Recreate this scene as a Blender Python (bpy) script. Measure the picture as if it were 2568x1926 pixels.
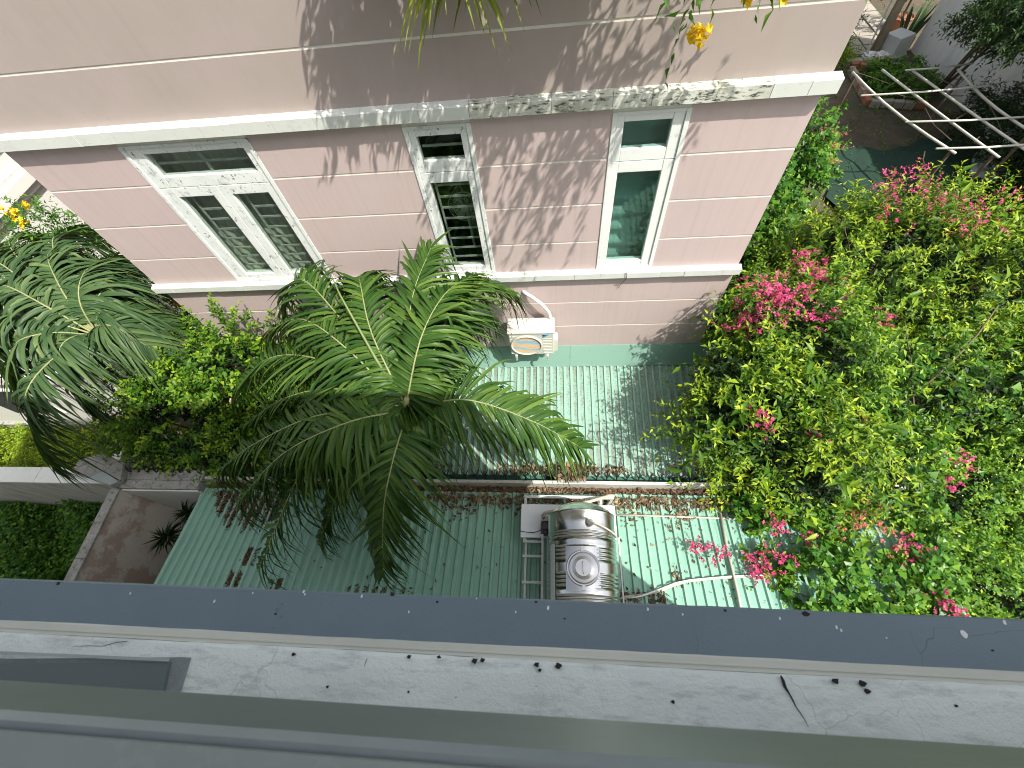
import bpy, bmesh, math, random
import numpy as np
from mathutils import Vector, Matrix

for o in list(bpy.data.objects):
    bpy.data.objects.remove(o)
SC = bpy.context.scene
COL = SC.collection
random.seed(7)

# ------------------------------------------------------------------ camera
HC = 9.6
right = Vector((0.9952, 0.0408, -0.0894)); down = Vector((-0.0092, -0.8671, -0.4980)); fwd = Vector((-0.0978, 0.4964, -0.8625))
fwd.normalize(); right = (right - fwd * right.dot(fwd)).normalized(); up = right.cross(fwd)
cam = bpy.data.cameras.new('camera'); cam_o = bpy.data.objects.new('camera', cam); COL.objects.link(cam_o)
m = Matrix.Identity(4)
for i in range(3):
    m[i][0] = right[i]; m[i][1] = up[i]; m[i][2] = -fwd[i]
m[2][3] = HC
cam_o.matrix_world = m
cam.sensor_width = 36; cam.lens = 15.136; cam.clip_start = 0.02; cam.clip_end = 500
cam.dof.use_dof = True; cam.dof.focus_distance = 6.0; cam.dof.aperture_fstop = 6.0
SC.camera = cam_o

# ------------------------------------------------------------------ light
SUND = Vector((-0.535, 0.39, -1.0)).normalized()          # direction the sunlight travels
w = bpy.data.worlds.new('World'); SC.world = w; w.use_nodes = True
nt = w.node_tree; nt.nodes.clear()
sky = nt.nodes.new('ShaderNodeTexSky'); sky.sky_type = 'NISHITA'; sky.sun_disc = False
sky.sun_elevation = math.asin(-SUND.z); sky.sun_rotation = math.atan2(-SUND.x, -SUND.y)
sky.air_density = 1.0; sky.dust_density = 4.0; sky.ozone_density = 0.6
bg = nt.nodes.new('ShaderNodeBackground'); bg.inputs['Strength'].default_value = 0.145
out = nt.nodes.new('ShaderNodeOutputWorld')
hs = nt.nodes.new('ShaderNodeHueSaturation'); hs.inputs['Saturation'].default_value = 0.4
nt.links.new(sky.outputs[0], hs.inputs['Color']); nt.links.new(hs.outputs[0], bg.inputs[0]); nt.links.new(bg.outputs[0], out.inputs[0])
sl = bpy.data.lights.new('sun', 'SUN'); sl.energy = 4.4; sl.angle = math.radians(0.53); sl.color = (1.0, 0.94, 0.84)
so = bpy.data.objects.new('sun', sl); COL.objects.link(so)
so.rotation_euler = SUND.to_track_quat('-Z', 'Y').to_euler()
SC.cycles.filter_width = 1.0
SC.view_settings.view_transform = 'Standard'; SC.view_settings.look = 'None'
SC.view_settings.exposure = 0.70; SC.view_settings.gamma = 1.0; SC.view_settings.use_curve_mapping = False

# ------------------------------------------------------------------ materials
MATS = {}
def _mix(nt, a, b, fac, mode='MIX'):
    n = nt.nodes.new('ShaderNodeMix'); n.data_type = 'RGBA'; n.blend_type = mode
    for s, v in ((0, fac), (6, a), (7, b)):
        if hasattr(v, 'type') and hasattr(v, 'is_linked'): nt.links.new(v, n.inputs[s])
        else: n.inputs[s].default_value = v if s == 0 else (*v[:3], 1)
    return n.outputs[2]
def _noise(nt, vec, scale, detail=5, rough=.6, dist=0.0):
    n = nt.nodes.new('ShaderNodeTexNoise'); n.inputs['Scale'].default_value = scale
    n.inputs['Detail'].default_value = detail; n.inputs['Roughness'].default_value = rough; n.inputs['Distortion'].default_value = dist
    nt.links.new(vec, n.inputs['Vector']); return n.outputs['Fac']
def _ramp(nt, fac, lo, hi, v0=0.0, v1=1.0):
    n = nt.nodes.new('ShaderNodeMapRange'); n.inputs[1].default_value = lo; n.inputs[2].default_value = hi
    n.inputs[3].default_value = v0; n.inputs[4].default_value = v1; nt.links.new(fac, n.inputs[0]); return n.outputs[0]
def _scale(nt, vec, s):
    n = nt.nodes.new('ShaderNodeVectorMath'); n.operation = 'MULTIPLY'; n.inputs[1].default_value = s
    nt.links.new(vec, n.inputs[0]); return n.outputs[0]
def _mul(nt, a, b):
    n = nt.nodes.new('ShaderNodeMath'); n.operation = 'MULTIPLY'
    for i, v in enumerate((a, b)):
        if hasattr(v, 'is_linked'): nt.links.new(v, n.inputs[i])
        else: n.inputs[i].default_value = v
    return n.outputs[0]

def mat(name, col, col2=None, scale=3.0, rough=.7, metal=0.0, bump=0.0, bscale=60, streak=None, stains=(), spec=.4, stretch=(1,1,1), cracks=None):
    """col..col2 mixed by large noise; streak=(colour, amount, thresholds); stains = [(colour, scale, lo, hi, amount, stretch)]"""
    if name in MATS: return MATS[name]
    M = bpy.data.materials.new(name); M.use_nodes = True; nt = M.node_tree
    b = nt.nodes['Principled BSDF']
    geo = nt.nodes.new('ShaderNodeNewGeometry'); pos = geo.outputs['Position']
    c = col
    col2 = col2 or tuple(x * .86 for x in col)
    f = _ramp(nt, _noise(nt, _scale(nt, pos, stretch), scale, 6, .65), .3, .7)
    c = _mix(nt, col, col2, f)
    for (sc, ss, lo, hi, amt, st) in stains:
        fac = _ramp(nt, _noise(nt, _scale(nt, pos, st), ss, 8, .7), lo, hi, 0, amt)
        c = _mix(nt, c, sc, fac)
    if cracks:                                  # hairline crazing: (scale, width, amount, colour)
        vo = nt.nodes.new('ShaderNodeTexVoronoi'); vo.feature = 'DISTANCE_TO_EDGE'; vo.inputs['Scale'].default_value = cracks[0]
        wob = nt.nodes.new('ShaderNodeTexNoise'); wob.inputs['Scale'].default_value = cracks[0] * 2.5; nt.links.new(pos, wob.inputs['Vector'])
        ad = nt.nodes.new('ShaderNodeVectorMath'); ad.operation = 'MULTIPLY_ADD'; ad.inputs[1].default_value = (.5 / cracks[0],) * 3
        nt.links.new(wob.outputs['Color'], ad.inputs[0]); nt.links.new(pos, ad.inputs[2]); nt.links.new(ad.outputs[0], vo.inputs['Vector'])
        cf = _ramp(nt, vo.outputs['Distance'], 0, cracks[1], 1, 0); mk = _ramp(nt, _noise(nt, pos, cracks[0] * .45, 3), .5, .6, 0, cracks[2])
        c = _mix(nt, c, cracks[3], _mul(nt, cf, mk))
    nt.links.new(c, b.inputs['Base Color'])
    b.inputs['Roughness'].default_value = rough; b.inputs['Metallic'].default_value = metal
    b.inputs['Specular IOR Level'].default_value = spec
    if bump:
        bn = nt.nodes.new('ShaderNodeBump'); bn.inputs['Strength'].default_value = bump; bn.inputs['Distance'].default_value = .01
        nt.links.new(_noise(nt, pos, bscale, 6, .7), bn.inputs['Height']); nt.links.new(bn.outputs[0], b.inputs['Normal'])
    MATS[name] = M; return M

def leafmat(name, dark, mid, light, rough=.42, transl=.3, tcol=None):
    if name in MATS: return MATS[name]
    M = bpy.data.materials.new(name); M.use_nodes = True; nt = M.node_tree
    b = nt.nodes['Principled BSDF']; o = nt.nodes['Material Output']
    at = nt.nodes.new('ShaderNodeAttribute'); at.attribute_name = 'tint'
    r = nt.nodes.new('ShaderNodeValToRGB'); r.color_ramp.elements[0].color = (*dark, 1); r.color_ramp.elements[1].color = (*light, 1)
    e = r.color_ramp.elements.new(.5); e.color = (*mid, 1)
    nt.links.new(at.outputs['Fac'], r.inputs[0]); nt.links.new(r.outputs[0], b.inputs['Base Color'])
    b.inputs['Roughness'].default_value = rough; b.inputs['Specular IOR Level'].default_value = .22
    t = nt.nodes.new('ShaderNodeBsdfTranslucent')
    br = nt.nodes.new('ShaderNodeMix'); br.data_type = 'RGBA'; br.blend_type = 'MULTIPLY'; br.inputs[0].default_value = 1
    nt.links.new(r.outputs[0], br.inputs[6]); br.inputs[7].default_value = (*(tcol or (1.7, 1.75, .6)), 1)
    nt.links.new(br.outputs[2], t.inputs[0])
    ms = nt.nodes.new('ShaderNodeMixShader'); ms.inputs[0].default_value = transl
    nt.links.new(b.outputs[0], ms.inputs[1]); nt.links.new(t.outputs[0], ms.inputs[2]); nt.links.new(ms.outputs[0], o.inputs[0])
    MATS[name] = M; return M

def glass(name, tint, refl=.14):
    M = bpy.data.materials.new(name); M.use_nodes = True; nt = M.node_tree; nt.nodes.remove(nt.nodes['Principled BSDF'])
    o = nt.nodes['Material Output']
    t = nt.nodes.new('ShaderNodeBsdfTransparent'); t.inputs[0].default_value = (*tint, 1)
    g = nt.nodes.new('ShaderNodeBsdfGlossy'); g.inputs['Roughness'].default_value = .03; g.inputs[0].default_value = (.9, 1, .97, 1)
    ms = nt.nodes.new('ShaderNodeMixShader'); ms.inputs[0].default_value = refl
    nt.links.new(t.outputs[0], ms.inputs[1]); nt.links.new(g.outputs[0], ms.inputs[2]); nt.links.new(ms.outputs[0], o.inputs[0])
    return M

PINK = mat('pink_paint', (.53, .43, .42), (.49, .405, .395), 1.2, .75, bump=.12, bscale=220, cracks=(.8, .004, .3, (.30, .25, .23)),
           stains=[((.42, .345, .32), 1.6, .56, .80, .35, (3, 1, .35)), ((.36, .31, .28), 5.0, .62, .80, .30, (3.5, 1, .22)), ((.55, .455, .45), .6, .5, .7, .6, (1, 1, 1)), ((.36, .30, .27), 2.6, .50, .76, .34, (6, 1, .14))])
PINK_UP = mat('pink_paint_haze_tint', (.385, .325, .305), (.355, .312, .28), .6, .78, bump=.12, bscale=220,  # upper bands: beige haze painted into the pink; stain streaks are real
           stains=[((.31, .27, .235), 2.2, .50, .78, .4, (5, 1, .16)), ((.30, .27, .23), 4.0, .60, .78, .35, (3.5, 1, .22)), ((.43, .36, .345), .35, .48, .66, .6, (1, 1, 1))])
GROOVE = mat('groove_white', (.80, .78, .70), (.62, .60, .54), 2, .7)
TRIM = mat('trim_white', (.64, .67, .63), (.55, .59, .56), 1.7, .65, bump=.15, bscale=120,
           stains=[((.42, .44, .38), 6, .56, .74, .5, (1, 1, 1)), ((.05, .05, .045), 26, .63, .70, .8, (1, 1, 1))])
TRIM_MOSS = mat('trim_mossy', (.64, .67, .61), (.52, .54, .48), 2.2, .7, bump=.25, bscale=90,
           stains=[((.34, .35, .25), 4, .46, .66, .7, (1, 3, 2)), ((.03, .03, .026), 11, .52, .62, .92, (1, 4, 3))])
PEEL = mat('peeling_white', (.76, .79, .77), (.64, .69, .68), 2.4, .55, bump=.3, bscale=70,
           stains=[((.40, .43, .42), 9, .56, .64, .7, (1, 1, 1)), ((.10, .11, .10), 22, .60, .635, .9, (1, 1, .6)), ((.35, .22, .12), 40, .68, .74, .6, (1, 1, 1))])
PEEL2 = mat('weathered_white', (.76, .79, .77), (.68, .72, .70), 2.4, .55, bump=.2, bscale=70,
           stains=[((.44, .47, .45), 7, .60, .70, .6, (1, 1, 1)), ((.12, .12, .11), 30, .66, .70, .8, (1, 1, .6))])
IRON_W = mat('white_iron', (.52, .55, .53), (.36, .40, .38), 8, .5)
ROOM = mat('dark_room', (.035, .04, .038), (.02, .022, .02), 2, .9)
CURTAIN = mat('grey_curtain', (.58, .60, .56), (.46, .48, .45), 4, .9)
BLIND = mat('teal_blind', (.42, .50, .48), (.34, .42, .40), 3, .8)
GLASS = glass('window_glass', (.76, .80, .77), .05)
GLASS_T = glass('teal_glass', (.66, .78, .75), .05)
ACW = mat('ac_cream', (.62, .61, .54), (.56, .55, .48), 6, .45, stains=[((.30, .28, .22), 18, .66, .72, .6, (1, 1, 1))])
ACF = mat('ac_front', (.56, .57, .52), (.52, .53, .48), 5, .5)
MINT = mat('mint_sheet', (.22, .43, .335), (.18, .37, .29), 1.1, .40, spec=.5,
           stains=[((.07, .15, .115), 2.2, .54, .78, .65, (1.4, .35, 1)), ((.05, .07, .05), 24, .66, .74, .6, (1, 1, 1)), ((.34, .50, .42), 7, .6, .8, .6, (1, .3, 1))])
MINT_OLD = mat('mint_sheet_old', (.25, .42, .34), (.21, .37, .30), 1.3, .5,
           stains=[((.17, .17, .135), 1.1, .36, .60, .85, (1.2, .8, 1)), ((.06, .06, .05), 30, .50, .64, .75, (1, 1, 1))])
MINT_RIB = mat('mint_rib', (.26, .435, .355), (.21, .375, .305), 1.6, .4, stains=[((.14, .18, .14), 9, .62, .75, .5, (1, .4, 1))])
MINT_FL = mat('mint_flashing', (.20, .345, .285), (.18, .315, .265), 1.5, .4, stains=[((.10, .17, .13), 6, .6, .75, .5, (1, 1, .5)), ((.05, .05, .04), 30, .69, .73, .7, (1, 1, 1))])
GREEN_DK = mat('dark_green_sheet', (.06, .17, .125), (.045, .13, .10), 2, .4)
GUT = mat('gutter_zinc', (.52, .52, .47), (.40, .41, .37), 3, .45, stains=[((.20, .15, .10), 7, .58, .7, .6, (1, 1, 1))])
RUST = mat('gutter_mud', (.15, .085, .05), (.09, .055, .035), 5, .9, bump=.5, bscale=40)
CONC = mat('rough_concrete', (.36, .36, .34), (.24, .24, .225), 4, .9, bump=.6, bscale=50,
           stains=[((.07, .07, .065), 14, .52, .64, .8, (1, 1, 1)), ((.55, .55, .53), 9, .6, .7, .6, (1, 1, 1))])
BEIGE = mat('stained_plaster', (.60, .56, .50), (.50, .48, .43), 1.0, .85, bump=.15, bscale=60,
           stains=[((.34, .24, .19), .95, .52, .58, .75, (1, 1, 1)), ((.42, .35, .30), 3.0, .55, .7, .5, (1, 1, .5))])
WALLW = mat('old_white_wall', (.62, .64, .62), (.50, .52, .50), 1.3, .8, stains=[((.18, .18, .165), 2.4, .50, .68, .75, (2.2, 1, .3)), ((.12, .12, .11), 6, .58, .7, .6, (2.5, 1, .25))])
COPEW = mat('white_coping', (.70, .73, .70), (.60, .63, .61), 1.5, .7, stains=[((.33, .34, .32), 5, .6, .72, .5, (1, 1, 1))])
HOUSEW = mat('white_house_paint', (.68, .68, .65), (.63, .63, .60), 1, .7)
IRON_B = mat('black_iron', (.018, .02, .022), (.03, .03, .03), 8, .45)
STEEL = mat('stainless', (.66, .66, .63), (.55, .56, .54), 5, .20, metal=1.0, bump=.05, bscale=12, stains=[((.34, .33, .27), 7, .56, .72, .6, (1, 1, 1))])
STEEL_M = mat('stainless_brushed', (.62, .63, .63), (.54, .55, .55), 9, .32, metal=1.0)
BOARD = mat('white_board', (.72, .76, .80), (.68, .72, .76), 2, .45)
GALV = mat('painted_steel', (.58, .60, .57), (.46, .48, .46), 6, .5)
PVC = mat('pvc_pipe', (.42, .40, .34), (.35, .33, .28), 5, .5)
PUMP = mat('pump_black', (.03, .035, .04), (.05, .055, .06), 8, .4)
SLATE = mat('slate_paint', (.150, .205, .235), (.132, .182, .21), 3.5, .5, bump=.15, bscale=160, cracks=(3.2, .004, .7, (.06, .07, .075)),
           stains=[((.05, .06, .07), 12, .66, .72, .6, (1, 1, 1)), ((.5, .52, .5), 42, .745, .765, .9, (1, 1, 1))])
CREAM = mat('cream_strip', (.62, .62, .54), (.55, .555, .49), 4, .6, bump=.1, bscale=200)
SILLW = mat('old_white_sill', (.82, .87, .82), (.72, .78, .745), 5, .75, bump=.5, bscale=130, cracks=(5, .008, .45, (.30, .31, .30)),
           stains=[((.42, .44, .40), 4.5, .54, .70, .55, (.6, 2.5, 1)), ((.50, .54, .52), 18, .52, .66, .75, (.5, 2, 1)), ((.86, .88, .86), 30, .58, .66, .5, (.5, 2, 1)), ((.05, .05, .048), 95, .69, .72, .8, (.4, 1, 1))])
PATCH = mat('grey_mortar', (.30, .33, .33), (.22, .245, .25), 30, .9, bump=.5, bscale=200)
ALU = mat('aluminium', (.26, .295, .295), (.215, .25, .25), 5, .38, metal=.35, bump=.1, bscale=60)
ALU2 = mat('aluminium_top', (.29, .33, .315), (.23, .265, .255), 5, .45, metal=.3, stains=[((.12, .13, .13), 40, .62, .70, .6, (1, 1, 1)), ((.50, .50, .42), 5, .55, .7, .5, (1, 1, 1))])
DARKHOLE = mat('dark_pit', (.02, .02, .02), (.035, .033, .03), 90, .95)
SOIL = mat('soil', (.10, .075, .05), (.06, .05, .035), 1.5, .95, bump=.6, bscale=20, stains=[((.16, .13, .09), 3, .5, .7, .7, (1, 1, 1)), ((.04, .06, .025), .8, .5, .6, .7, (1, 1, 1))])
PAVE = mat('paving', (.34, .31, .26), (.27, .25, .21), 2, .85, bump=.2, bscale=40)
NET = mat('green_net', (.012, .042, .027), (.008, .028, .018), 3, .85)
POLE = mat('pale_pole', (.60, .60, .54), (.48, .48, .42), 5, .6)
BARK = mat('bark', (.16, .12, .085), (.09, .07, .05), 9, .9, bump=.5, bscale=40)
BARKP = mat('palm_bark', (.26, .19, .12), (.18, .12, .075), 6, .9, bump=.5, bscale=30, stretch=(1, 1, 4))
TERRA = mat('terracotta', (.35, .14, .08), (.28, .11, .06), 4, .8)
BRICKM = mat('brick', (.36, .15, .09), (.27, .11, .07), 7, .9, bump=.3)
PLASTIC = mat('white_plastic', (.74, .75, .74), (.66, .67, .66), 5, .4)
BLUEGR = mat('grey_fibre_box', (.50, .53, .51), (.44, .47, .45), 3, .6)
WALLG = mat('shaded_white_wall', (.78, .79, .75), (.70, .71, .68), .7, .8, stains=[((.40, .41, .39), 1.3, .5, .75, .5, (1, 1.5, .5))])
OWNW = mat('own_wall_cream', (.62, .60, .54), (.56, .54, .49), 1, .8)
BLUE = mat('emblem_blue', (.02, .30, .55), (.02, .28, .50), 5, .4)
NAVY = mat('emblem_navy', (.01, .035, .08), (.01, .03, .07), 5, .4)
RACHIS = mat('palm_rachis', (.27, .29, .13), (.20, .22, .09), 6, .5)
STEM = mat('green_stem', (.12, .13, .045), (.09, .08, .035), 6, .6)

L_PALM = leafmat('palm_leaf', (.011, .038, .007), (.040, .095, .017), (.13, .21, .035), .42, .16)
L_PALM2 = leafmat('blue_palm_leaf', (.018, .046, .018), (.045, .092, .034), (.11, .165, .055), .45, .16)
L_SHRUB = leafmat('shrub_leaf', (.016, .050, .006), (.060, .145, .012), (.28, .40, .025), .38, .24)
L_YELLOW = leafmat('yellowish_leaf', (.018, .055, .005), (.085, .170, .011), (.33, .42, .025), .42, .24)
L_VINE = leafmat('vine_leaf', (.013, .056, .008), (.042, .135, .015), (.17, .31, .03), .36, .22)
L_WILD = leafmat('wild_leaf', (.022, .078, .008), (.085, .195, .016), (.32, .47, .04), .45, .28)
L_TREE = leafmat('tree_leaf', (.018, .060, .006), (.060, .150, .012), (.25, .36, .02), .38, .24)
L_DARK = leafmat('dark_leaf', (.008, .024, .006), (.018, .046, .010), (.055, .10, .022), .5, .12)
L_SPIDER = leafmat('strap_leaf', (.10, .13, .02), (.22, .27, .035), (.48, .50, .10), .4, .3)
L_TRUMPET = leafmat('trumpet_leaf', (.03, .09, .012), (.06, .16, .02), (.17, .30, .04), .4, .3)
F_PINK = leafmat('pink_petal', (.32, .03, .09), (.52, .06, .18), (.72, .22, .33), .55, .25, (1.1, .9, .9))
F_PALE = leafmat('pale_pink_petal', (.50, .25, .25), (.60, .34, .32), (.70, .45, .42), .5, .3, (1.1, .9, .9))
F_RUST = leafmat('faded_pink_petal', (.35, .10, .09), (.48, .15, .13), (.60, .25, .20), .5, .3, (1.1, .9, .9))
F_YEL = leafmat('yellow_petal', (.70, .42, .01), (.85, .58, .01), (.92, .72, .06), .5, .3, (1.1, 1, .6))
F_WHITE = leafmat('white_petal', (.55, .56, .45), (.70, .70, .6), (.8, .8, .7), .5, .3, (1, 1, 1))
DRY = leafmat('dry_leaf', (.040, .027, .018), (.12, .082, .050), (.40, .31, .18), .7, .1, (1, .9, .7))

# ------------------------------------------------------------------ scene graph helpers
ORG = {}
def org(o):
    return ORG.get(o.name, Vector((0, 0, 0))) if o else Vector((0, 0, 0))
def tag(o, label=None, cat=None, group=None, kind=None):
    if label: o['label'] = label
    if cat: o['category'] = cat
    if group: o['group'] = group
    if kind: o['kind'] = kind
    return o
def thing(name, label, cat, loc=(0, 0, 0), group=None):
    o = bpy.data.objects.new(name, None); COL.objects.link(o); o.location = loc; o.empty_display_size = .1
    ORG[o.name] = Vector(loc); return tag(o, label, cat, group)
def link_mesh(name, me, material, parent=None, smooth=False):
    o = bpy.data.objects.new(name, me); COL.objects.link(o)
    if material:
        for mm in (material if isinstance(material, (list, tuple)) else [material]): me.materials.append(mm)
    if parent: o.parent = parent
    ORG[o.name] = org(parent)
    if smooth:
        me.polygons.foreach_set('use_smooth', [True] * len(me.polygons))
    return o

class MB:
    def __init__(s): s.v = []; s.f = []
    def add(s, vs, fs):
        n = len(s.v); s.v += [tuple(q) for q in vs]; s.f += [tuple(i + n for i in q) for q in fs]; return s
    def box(s, x0, x1, y0, y1, z0, z1):
        return s.add([(x0, y0, z0), (x1, y0, z0), (x1, y1, z0), (x0, y1, z0), (x0, y0, z1), (x1, y0, z1), (x1, y1, z1), (x0, y1, z1)],
                     [(0, 3, 2, 1), (4, 5, 6, 7), (0, 1, 5, 4), (1, 2, 6, 5), (2, 3, 7, 6), (3, 0, 4, 7)])
    def bar(s, a, b, w, h=None, upv=(0, 0, 1)):
        a = Vector(a); b = Vector(b); h = h or w; t = (b - a).normalized(); u = Vector(upv)
        if abs(t.dot(u)) > .95: u = Vector((0, 1, 0))
        sd = t.cross(u).normalized(); u = sd.cross(t)
        vs = []
        for q in (a, b):
            for i, j in ((-1, -1), (1, -1), (1, 1), (-1, 1)): vs.append(q + sd * (w / 2 * i) + u * (h / 2 * j))
        return s.add(vs, [(3, 2, 1, 0), (4, 5, 6, 7), (0, 1, 5, 4), (1, 2, 6, 5), (2, 3, 7, 6), (3, 0, 4, 7)])
    def tube(s, pts, r, n=8, caps=True):
        pts = [Vector(q) for q in pts]; rs = r if isinstance(r, (list, tuple)) else [r] * len(pts)
        prev = None; rings = []
        for i, q in enumerate(pts):
            t = (pts[min(i + 1, len(pts) - 1)] - pts[max(i - 1, 0)]).normalized()
            if prev is None:
                u = Vector((0, 0, 1)) if abs(t.z) < .9 else Vector((1, 0, 0))
                u = (u - t * u.dot(t)).normalized()
            else: u = (prev - t * prev.dot(t)).normalized()
            prev = u; v = t.cross(u)
            rings.append([q + (u * math.cos(6.28318 * k / n) + v * math.sin(6.28318 * k / n)) * rs[i] for k in range(n)])
        vs = [p for rg in rings for p in rg]; fs = []
        for i in range(len(pts) - 1):
            for k in range(n): fs.append((i * n + k, i * n + (k + 1) % n, (i + 1) * n + (k + 1) % n, (i + 1) * n + k))
        if caps: fs += [tuple(range(n - 1, -1, -1)), tuple((len(pts) - 1) * n + k for k in range(n))]
        return s.add(vs, fs)
    def prism(s, poly, axis, a, b):
        """poly: 2D points; axis 'x': points are (y,z); 'y': (x,z); 'z': (x,y)"""
        def P(q, t): return {'x': (t, q[0], q[1]), 'y': (q[0], t, q[1]), 'z': (q[0], q[1], t)}[axis]
        n = len(poly); vs = [P(q, a) for q in poly] + [P(q, b) for q in poly]
        fs = [tuple(range(n)), tuple(range(2 * n - 1, n - 1, -1))] + [(i, i + n, (i + 1) % n + n, (i + 1) % n) for i in range(n)]
        return s.add(vs, fs)
    def lathe(s, prof, center, axis=(0, 0, 1), n=24):
        ax = Vector(axis).normalized(); u = Vector((1, 0, 0)) if abs(ax.x) < .9 else Vector((0, 0, 1))
        u = (u - ax * u.dot(ax)).normalized(); v = ax.cross(u); c = Vector(center); vs = []; fs = []
        for r, h in prof:
            for k in range(n): vs.append(c + ax * h + (u * math.cos(6.28318 * k / n) + v * math.sin(6.28318 * k / n)) * r)
        for i in range(len(prof) - 1):
            for k in range(n): fs.append((i * n + k, i * n + (k + 1) % n, (i + 1) * n + (k + 1) % n, (i + 1) * n + k))
        fs += [tuple(range(n - 1, -1, -1)), tuple((len(prof) - 1) * n + k for k in range(n))]
        return s.add(vs, fs)
    def build(s, name, material, parent=None, bevel=0, smooth=False, fixn=True):
        o0 = org(parent); me = bpy.data.meshes.new(name)
        me.from_pydata([(a[0] - o0.x, a[1] - o0.y, a[2] - o0.z) for a in s.v], [], s.f)
        if bevel or fixn:
            bm = bmesh.new(); bm.from_mesh(me)
            if fixn: bmesh.ops.recalc_face_normals(bm, faces=bm.faces)
            if bevel: bmesh.ops.bevel(bm, geom=list(bm.edges), offset=bevel, segments=2, profile=.6, affect='EDGES', clamp_overlap=True)
            bm.to_mesh(me); bm.free()
        return link_mesh(name, me, material, parent, smooth)
def box(name, material, parent, x0, x1, y0, y1, z0, z1, bevel=0):
    return MB().box(x0, x1, y0, y1, z0, z1).build(name, material, parent, bevel)

# ------------------------------------------------------------------ leaf clouds (numpy)
def np_mesh(name, V, F, tint, material, parent=None, smooth=False):
    """V (n,3) F (m,k) all faces with k corners"""
    o0 = org(parent); V = V - np.array(o0)
    me = bpy.data.meshes.new(name); n, mf, k = len(V), len(F), F.shape[1]
    me.vertices.add(n); me.vertices.foreach_set('co', V.astype(np.float32).ravel())
    me.loops.add(mf * k); me.loops.foreach_set('vertex_index', F.astype(np.int32).ravel())
    me.polygons.add(mf); me.polygons.foreach_set('loop_start', np.arange(0, mf * k, k, dtype=np.int32))
    if smooth: me.polygons.foreach_set('use_smooth', np.ones(mf, dtype=bool))
    a = me.attributes.new('tint', 'FLOAT', 'POINT'); a.data.foreach_set('value', np.clip(tint, 0, 1).astype(np.float32))
    me.update(calc_edges=True); me.validate()
    return link_mesh(name, me, material, parent)
def nrm(a): return a / np.maximum(np.linalg.norm(a, axis=-1, keepdims=True), 1e-9)
LEAF_OVAL = np.array([[0, 0, 0], [.42, .5, .10], [.42, -.5, .10], [.5, 0, -.03], [1, 0, -.10]])
LEAF_LONG = np.array([[0, 0, 0], [.38, .5, .12], [.38, -.5, .12], [.48, 0, -.02], [1, 0, -.20]])
LEAF_HEART = np.array([[.05, 0, 0], [.16, .52, .06], [.16, -.52, .06], [.45, 0, -.04], [1, 0, -.16]])
LEAF_F = np.array([[0, 3, 1], [0, 2, 3], [3, 4, 1], [3, 2, 4]])
def leaves(rng, pos, dirv, nor, length, width, tint, shape):
    """one folded leaf at every pos"""
    d = nrm(dirv); sd = nrm(np.cross(nor, d)); nn = np.cross(d, sd)
    T = shape
    V = pos[:, None, :] + d[:, None, :] * (T[None, :, 0:1] * length[:, None, None]) + sd[:, None, :] * (T[None, :, 1:2] * width[:, None, None]) + nn[:, None, :] * (T[None, :, 2:3] * length[:, None, None])
    n = len(pos); F = (LEAF_F[None] + (np.arange(n) * len(T))[:, None, None]).reshape(-1, 3)
    return V.reshape(-1, 3), F, np.repeat(tint, len(T))
def sprigs(rng, P, N, n=9, ln=(.25, .5), leaf=(.06, .03), shape=LEAF_OVAL, upb=.5, jit=.5, sag=.15, tint0=.4, spread=.9, tipgain=.3, stem=0.0):
    S = len(P); up_ = np.array([0, 0, 1.0])
    d = nrm(N + up_ * upb + rng.normal(0, jit, (S, 3)))
    L = rng.uniform(*ln, S)
    u = nrm(np.cross(d, up_ + rng.normal(0, .05, (S, 3)))); v = np.cross(d, u)
    j = np.arange(n); t = (j + .6) / n
    ph = j[None] * 2.4 + rng.uniform(0, 6.28, S)[:, None] + rng.normal(0, .3, (S, n))
    pos = P[:, None] + d[:, None] * (L[:, None] * t[None])[..., None] - up_ * (sag * L[:, None] * t[None] ** 2)[..., None]
    side = u[:, None] * np.cos(ph)[..., None] + v[:, None] * np.sin(ph)[..., None]
    ld = nrm(d[:, None] * (.35 + .5 * t)[None, :, None] + side * spread + rng.normal(0, .15, (S, n, 3)) - up_ * .12)
    no = nrm(up_ * .9 + d[:, None] * .45 + rng.normal(0, .35, (S, n, 3)))
    ls = leaf[0] * rng.uniform(.5, 1.4, (S, n)) * (1.05 - .35 * t[None]); ws = ls * leaf[1] / leaf[0]
    ti = tint0 + rng.normal(0, .11, (S, 1)) + rng.normal(0, .09, (S, n)) + tipgain * (t[None] ** 2)
    V, F, T = leaves(rng, pos.reshape(-1, 3), ld.reshape(-1, 3), no.reshape(-1, 3), ls.ravel(), ws.ravel(), ti.ravel(), shape)
    if stem:
        a = P; b = P + d * L[:, None] * .95 - up_ * (sag * L * .9)[:, None]
        w_ = u * stem; V2 = np.stack([a - w_, a + w_, b], 1).reshape(-1, 3); F2 = (np.arange(S) * 3)[:, None] + np.array([0, 1, 2])[None] + len(V)
        V = np.concatenate([V, V2]); F = np.concatenate([F, F2]); T = np.concatenate([T, np.full(len(V2), .25)])
    return V, F, T
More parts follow.
